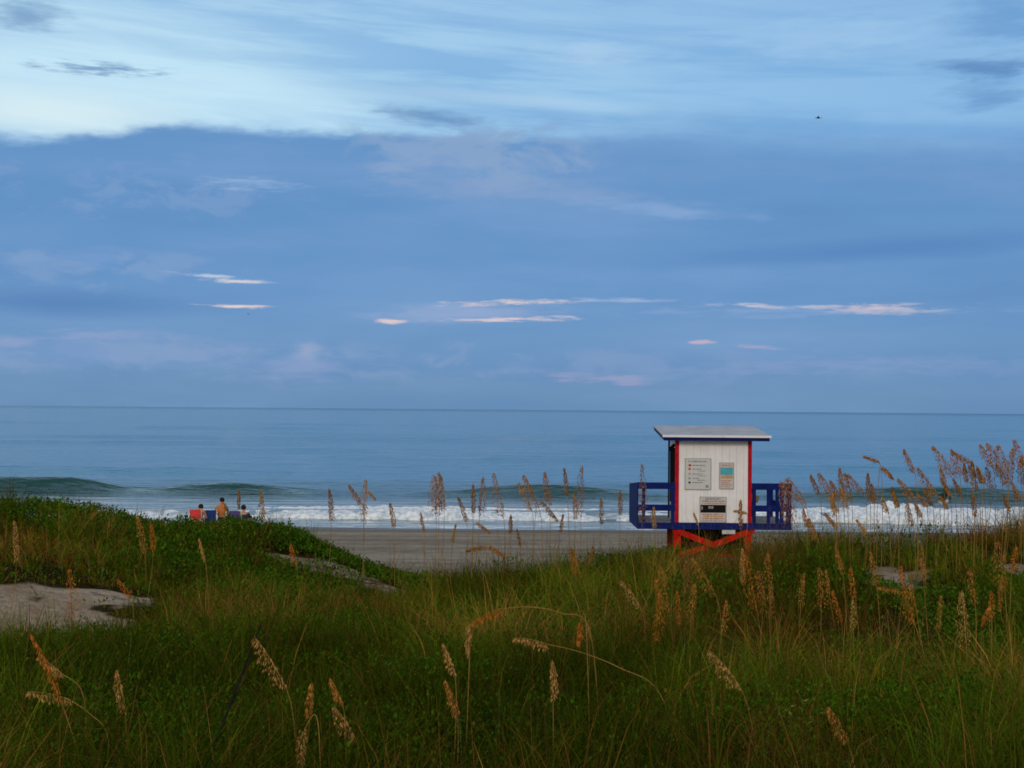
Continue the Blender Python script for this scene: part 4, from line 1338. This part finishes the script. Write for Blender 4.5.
# heads low in the near grass
NEAR = [((284, 684), (254, 636), 300, 6.6, 1.1, 1, None, 'pale leaning seed head of sea oat beside the dark dead stem'),
        ((310, 716), (312, 682), 306, 6.3, .9, 0, None, 'rust sea oat head just above the pale drooping one low in the grass'),
        ((305, 728), (302, 766), 330, 5.8, 1.1, 1, [(318, 722)], 'pale sea oat head hanging straight down, lowest of all in the grass'),
        ((342, 703), (330, 678), 350, 6.4, .8, 0, None, 'small rust sea oat head behind the larger pale one it leans over'),
        ((355, 738), (334, 706), 362, 6.2, 1.2, 1, None, 'pale plump sea oat head leaning left, beside the small rust one'),
        ((454, 672), (443, 643), 456, 7.0, .8, 1, None, 'narrow pale sea oat head above another, left of the arching stalks'),
        ((456, 713), (445, 680), 458, 6.7, .9, 0, None, 'narrow sea oat head below its twin, left of the arching stalks'),
        ((468, 626), (468, 656), 470, 7.4, .8, 1, [(470, 640), (469, 622)], 'sea oat head hanging straight down under the arching stalk tip'),
        ((500, 609), (470, 624), 606, 7.6, 1.0, 3, [(590, 632), (560, 613), (530, 607)], 'upper long arching sea oat stalk bowed over to a rust head'),
        ((580, 622), (578, 645), 592, 7.7, 1.0, 3, [(586, 624)], 'short rust sea oat head hanging near the root of the arching stalk'),
        ((546, 644), (514, 638), 690, 7.2, 1.1, 1, [(660, 694), (620, 668), (580, 652)], 'lower long arching sea oat stalk with pale bowed head'),
        ((553, 696), (552, 660), 556, 6.8, .8, 1, None, 'slim upright sea oat head under the lower arching stalk'),
        ((738, 684), (710, 651), 764, 6.9, 1.1, 1, None, 'pale leaning sea oat head alone in the green grass below the hut'),
        ((846, 738), (828, 706), 860, 6.0, 1.0, 0, None, 'dull rust sea oat head low in dark grass by the yellow green weed'),
        ((124, 708), (117, 670), 126, 6.4, .9, 1, None, 'upright pale sea oat head between the bowed one and the dead stem'),
        ((70, 700), (27, 692), 120, 6.2, 1.0, 1, [(108, 738), (90, 714)], 'pale sea oat head bowed almost level over the near grass'),
        ((62, 674), (38, 656), 92, 6.8, .8, 1, [(84, 698)], 'small pale sea oat head bowed above the level one'),
        ((72, 622), (69, 568), 73, 12.5, 1.0, 3, None, 'orange tall sea oat spike standing on the bare sand patch'),
        ((130, 596), (117, 578), 134, 12.6, 1.2, 3, None, 'rust short bushy sea oat head at the edge of the sand patch'),
        ((144, 550), (137, 515), 146, 17, .8, 0, None, 'slender sea oat on the left dune, standing at its shoulder'),
        ((153, 548), (151, 522), 153, 16.8, .7, 3, None, 'reddish slender sea oat beside the one on the dune shoulder'),
        ((296, 562), (291, 543), 297, 17, .9, 3, None, 'orange sea oat head in front of the curved strip of bare sand'),
        ((205, 560), (199, 538), 212, 15, .4, 1, None, 'bare straw sea oat stalk leaning on the leafy dune slope'),
        ((16, 560), (14, 520), 18, 15.5, .5, 1, None, 'thin sea oat stalk at the outer flank of the left dune'),
        ((60, 700), (30, 632), 112, 6.0, .3, 3, None, 'long reddish bare sea oat stalk slanting across the near grass')]
allo = []
for i, s in enumerate(SEA): allo.append((oat(*s, seed=100 + i), s, 'sea'))
for i, s in enumerate(RIGHT):
    (ax_, ay_), (tx_, ty_) = s[0], s[1]
    if i % 3 != 2 and ay_ > ty_:                      # most heads nod: the stem top arches and the plume's end drops
        s = ((ax_ + 1, ay_ - (ay_ - ty_) * .08), (tx_ - 2 - (i % 3), ty_ + (ay_ - ty_) * .06), s[2], s[3], s[4] * 1.4, s[5])
    allo.append((oat(*s, seed=300 + i), s, 'right'))
for i, s in enumerate(MIDG): allo.append((oat(*s, seed=500 + i), s, 'mid'))
for i, s in enumerate(NEAR):
    t = oat(*s[:6], via=s[6], seed=700 + i)
    tag(t, s[7], 'sea oat', 'sea oat stalks low on the dune')
for reg, grp, txt, key in (
        ('sea', 'sea oat stalks in front of the sea and beach', '{f} sea oat stalk before the water, {o} counted from the far dune shoulder', lambda s: s[1][0]),
        ('right', 'sea oat stalks in the stand beyond the hut', '{f} sea oat stalk, {o} away from the hut in the crowded stand', lambda s: s[1][0]),
        ('mid', 'sea oat stalks in the grass below the hut', '{f} sea oat head, {o} of the row in the grass below the hut', lambda s: s[1][0])):
    rows = sorted([a for a in allo if a[2] == reg], key=lambda a: key(a[1]))
    for i, (t, s, _) in enumerate(rows):
        tag(t, txt.format(f=shape_word(s[0], s[1], s[4]), o=ordinal(i + 1)), 'sea oat', grp)

# dark dead stem leaning in the near grass
A, Bp = P(262, 622, 6.7), P(192, 722, 6.2)
Bp = np.array([Bp[0], Bp[1], float(ground(Bp[0], Bp[1])) - .03])
t = empty('dead_stem', tuple(Bp))
MB(tuple(Bp)).tube([tuple(Bp), tuple(Bp * .6 + A * .4 + np.array([0, 0, .02])), tuple(A)], [.008, .006, .003], 6).build('stalk', DARK, t)
MB(tuple(Bp)).tube([tuple(Bp * .45 + A * .55), tuple(Bp * .35 + A * .65 + np.array([.05, 0, .06]))], [.003, .0015], 5).build('twig', DARK, t)
tag(t, 'dark dead stem slanting up through the near grass', 'dead stem')

# yellow-green weed in the near grass
WEEDM = simple('weed_leaf', (0.16, 0.19, 0.025, 1), .5, .3, 15)
q = hit(800, 752)
t = empty('weed', tuple(q))
for i in range(7):
    a = i * 0.9 + .3
    top = (math.cos(a) * .10, math.sin(a) * .10, .22 + .05 * math.sin(i * 2.1))
    st = MB().tube([(0, 0, -.02), (top[0] * .4, top[1] * .4, top[2] * .6), top], [.004, .003, .002], 5).build('stem', WEEDM, t)
    mb = MB()
    for k in range(9):
        f_ = .3 + .7 * k / 8
        c = Vector((top[0] * f_, top[1] * f_, top[2] * f_))
        b_ = k * 2.4
        dv = Vector((math.cos(b_), math.sin(b_), .35)) * .045
        sv = Vector((-math.sin(b_), math.cos(b_), 0)) * .014
        i0 = len(mb.v)
        mb.v += [c, c + dv * .5 + sv, c + dv, c + dv * .5 - sv, c + dv * .5 + Vector((0, 0, -.004))]
        mb.f += [[i0, i0 + 1, i0 + 2, i0 + 3], [i0, i0 + 4, i0 + 1], [i0 + 1, i0 + 4, i0 + 2], [i0 + 2, i0 + 4, i0 + 3], [i0 + 3, i0 + 4, i0]]
    mb.build('foliage', WEEDM, st)
tag(t, 'small yellow green leafy weed low in the dark near grass', 'weed')
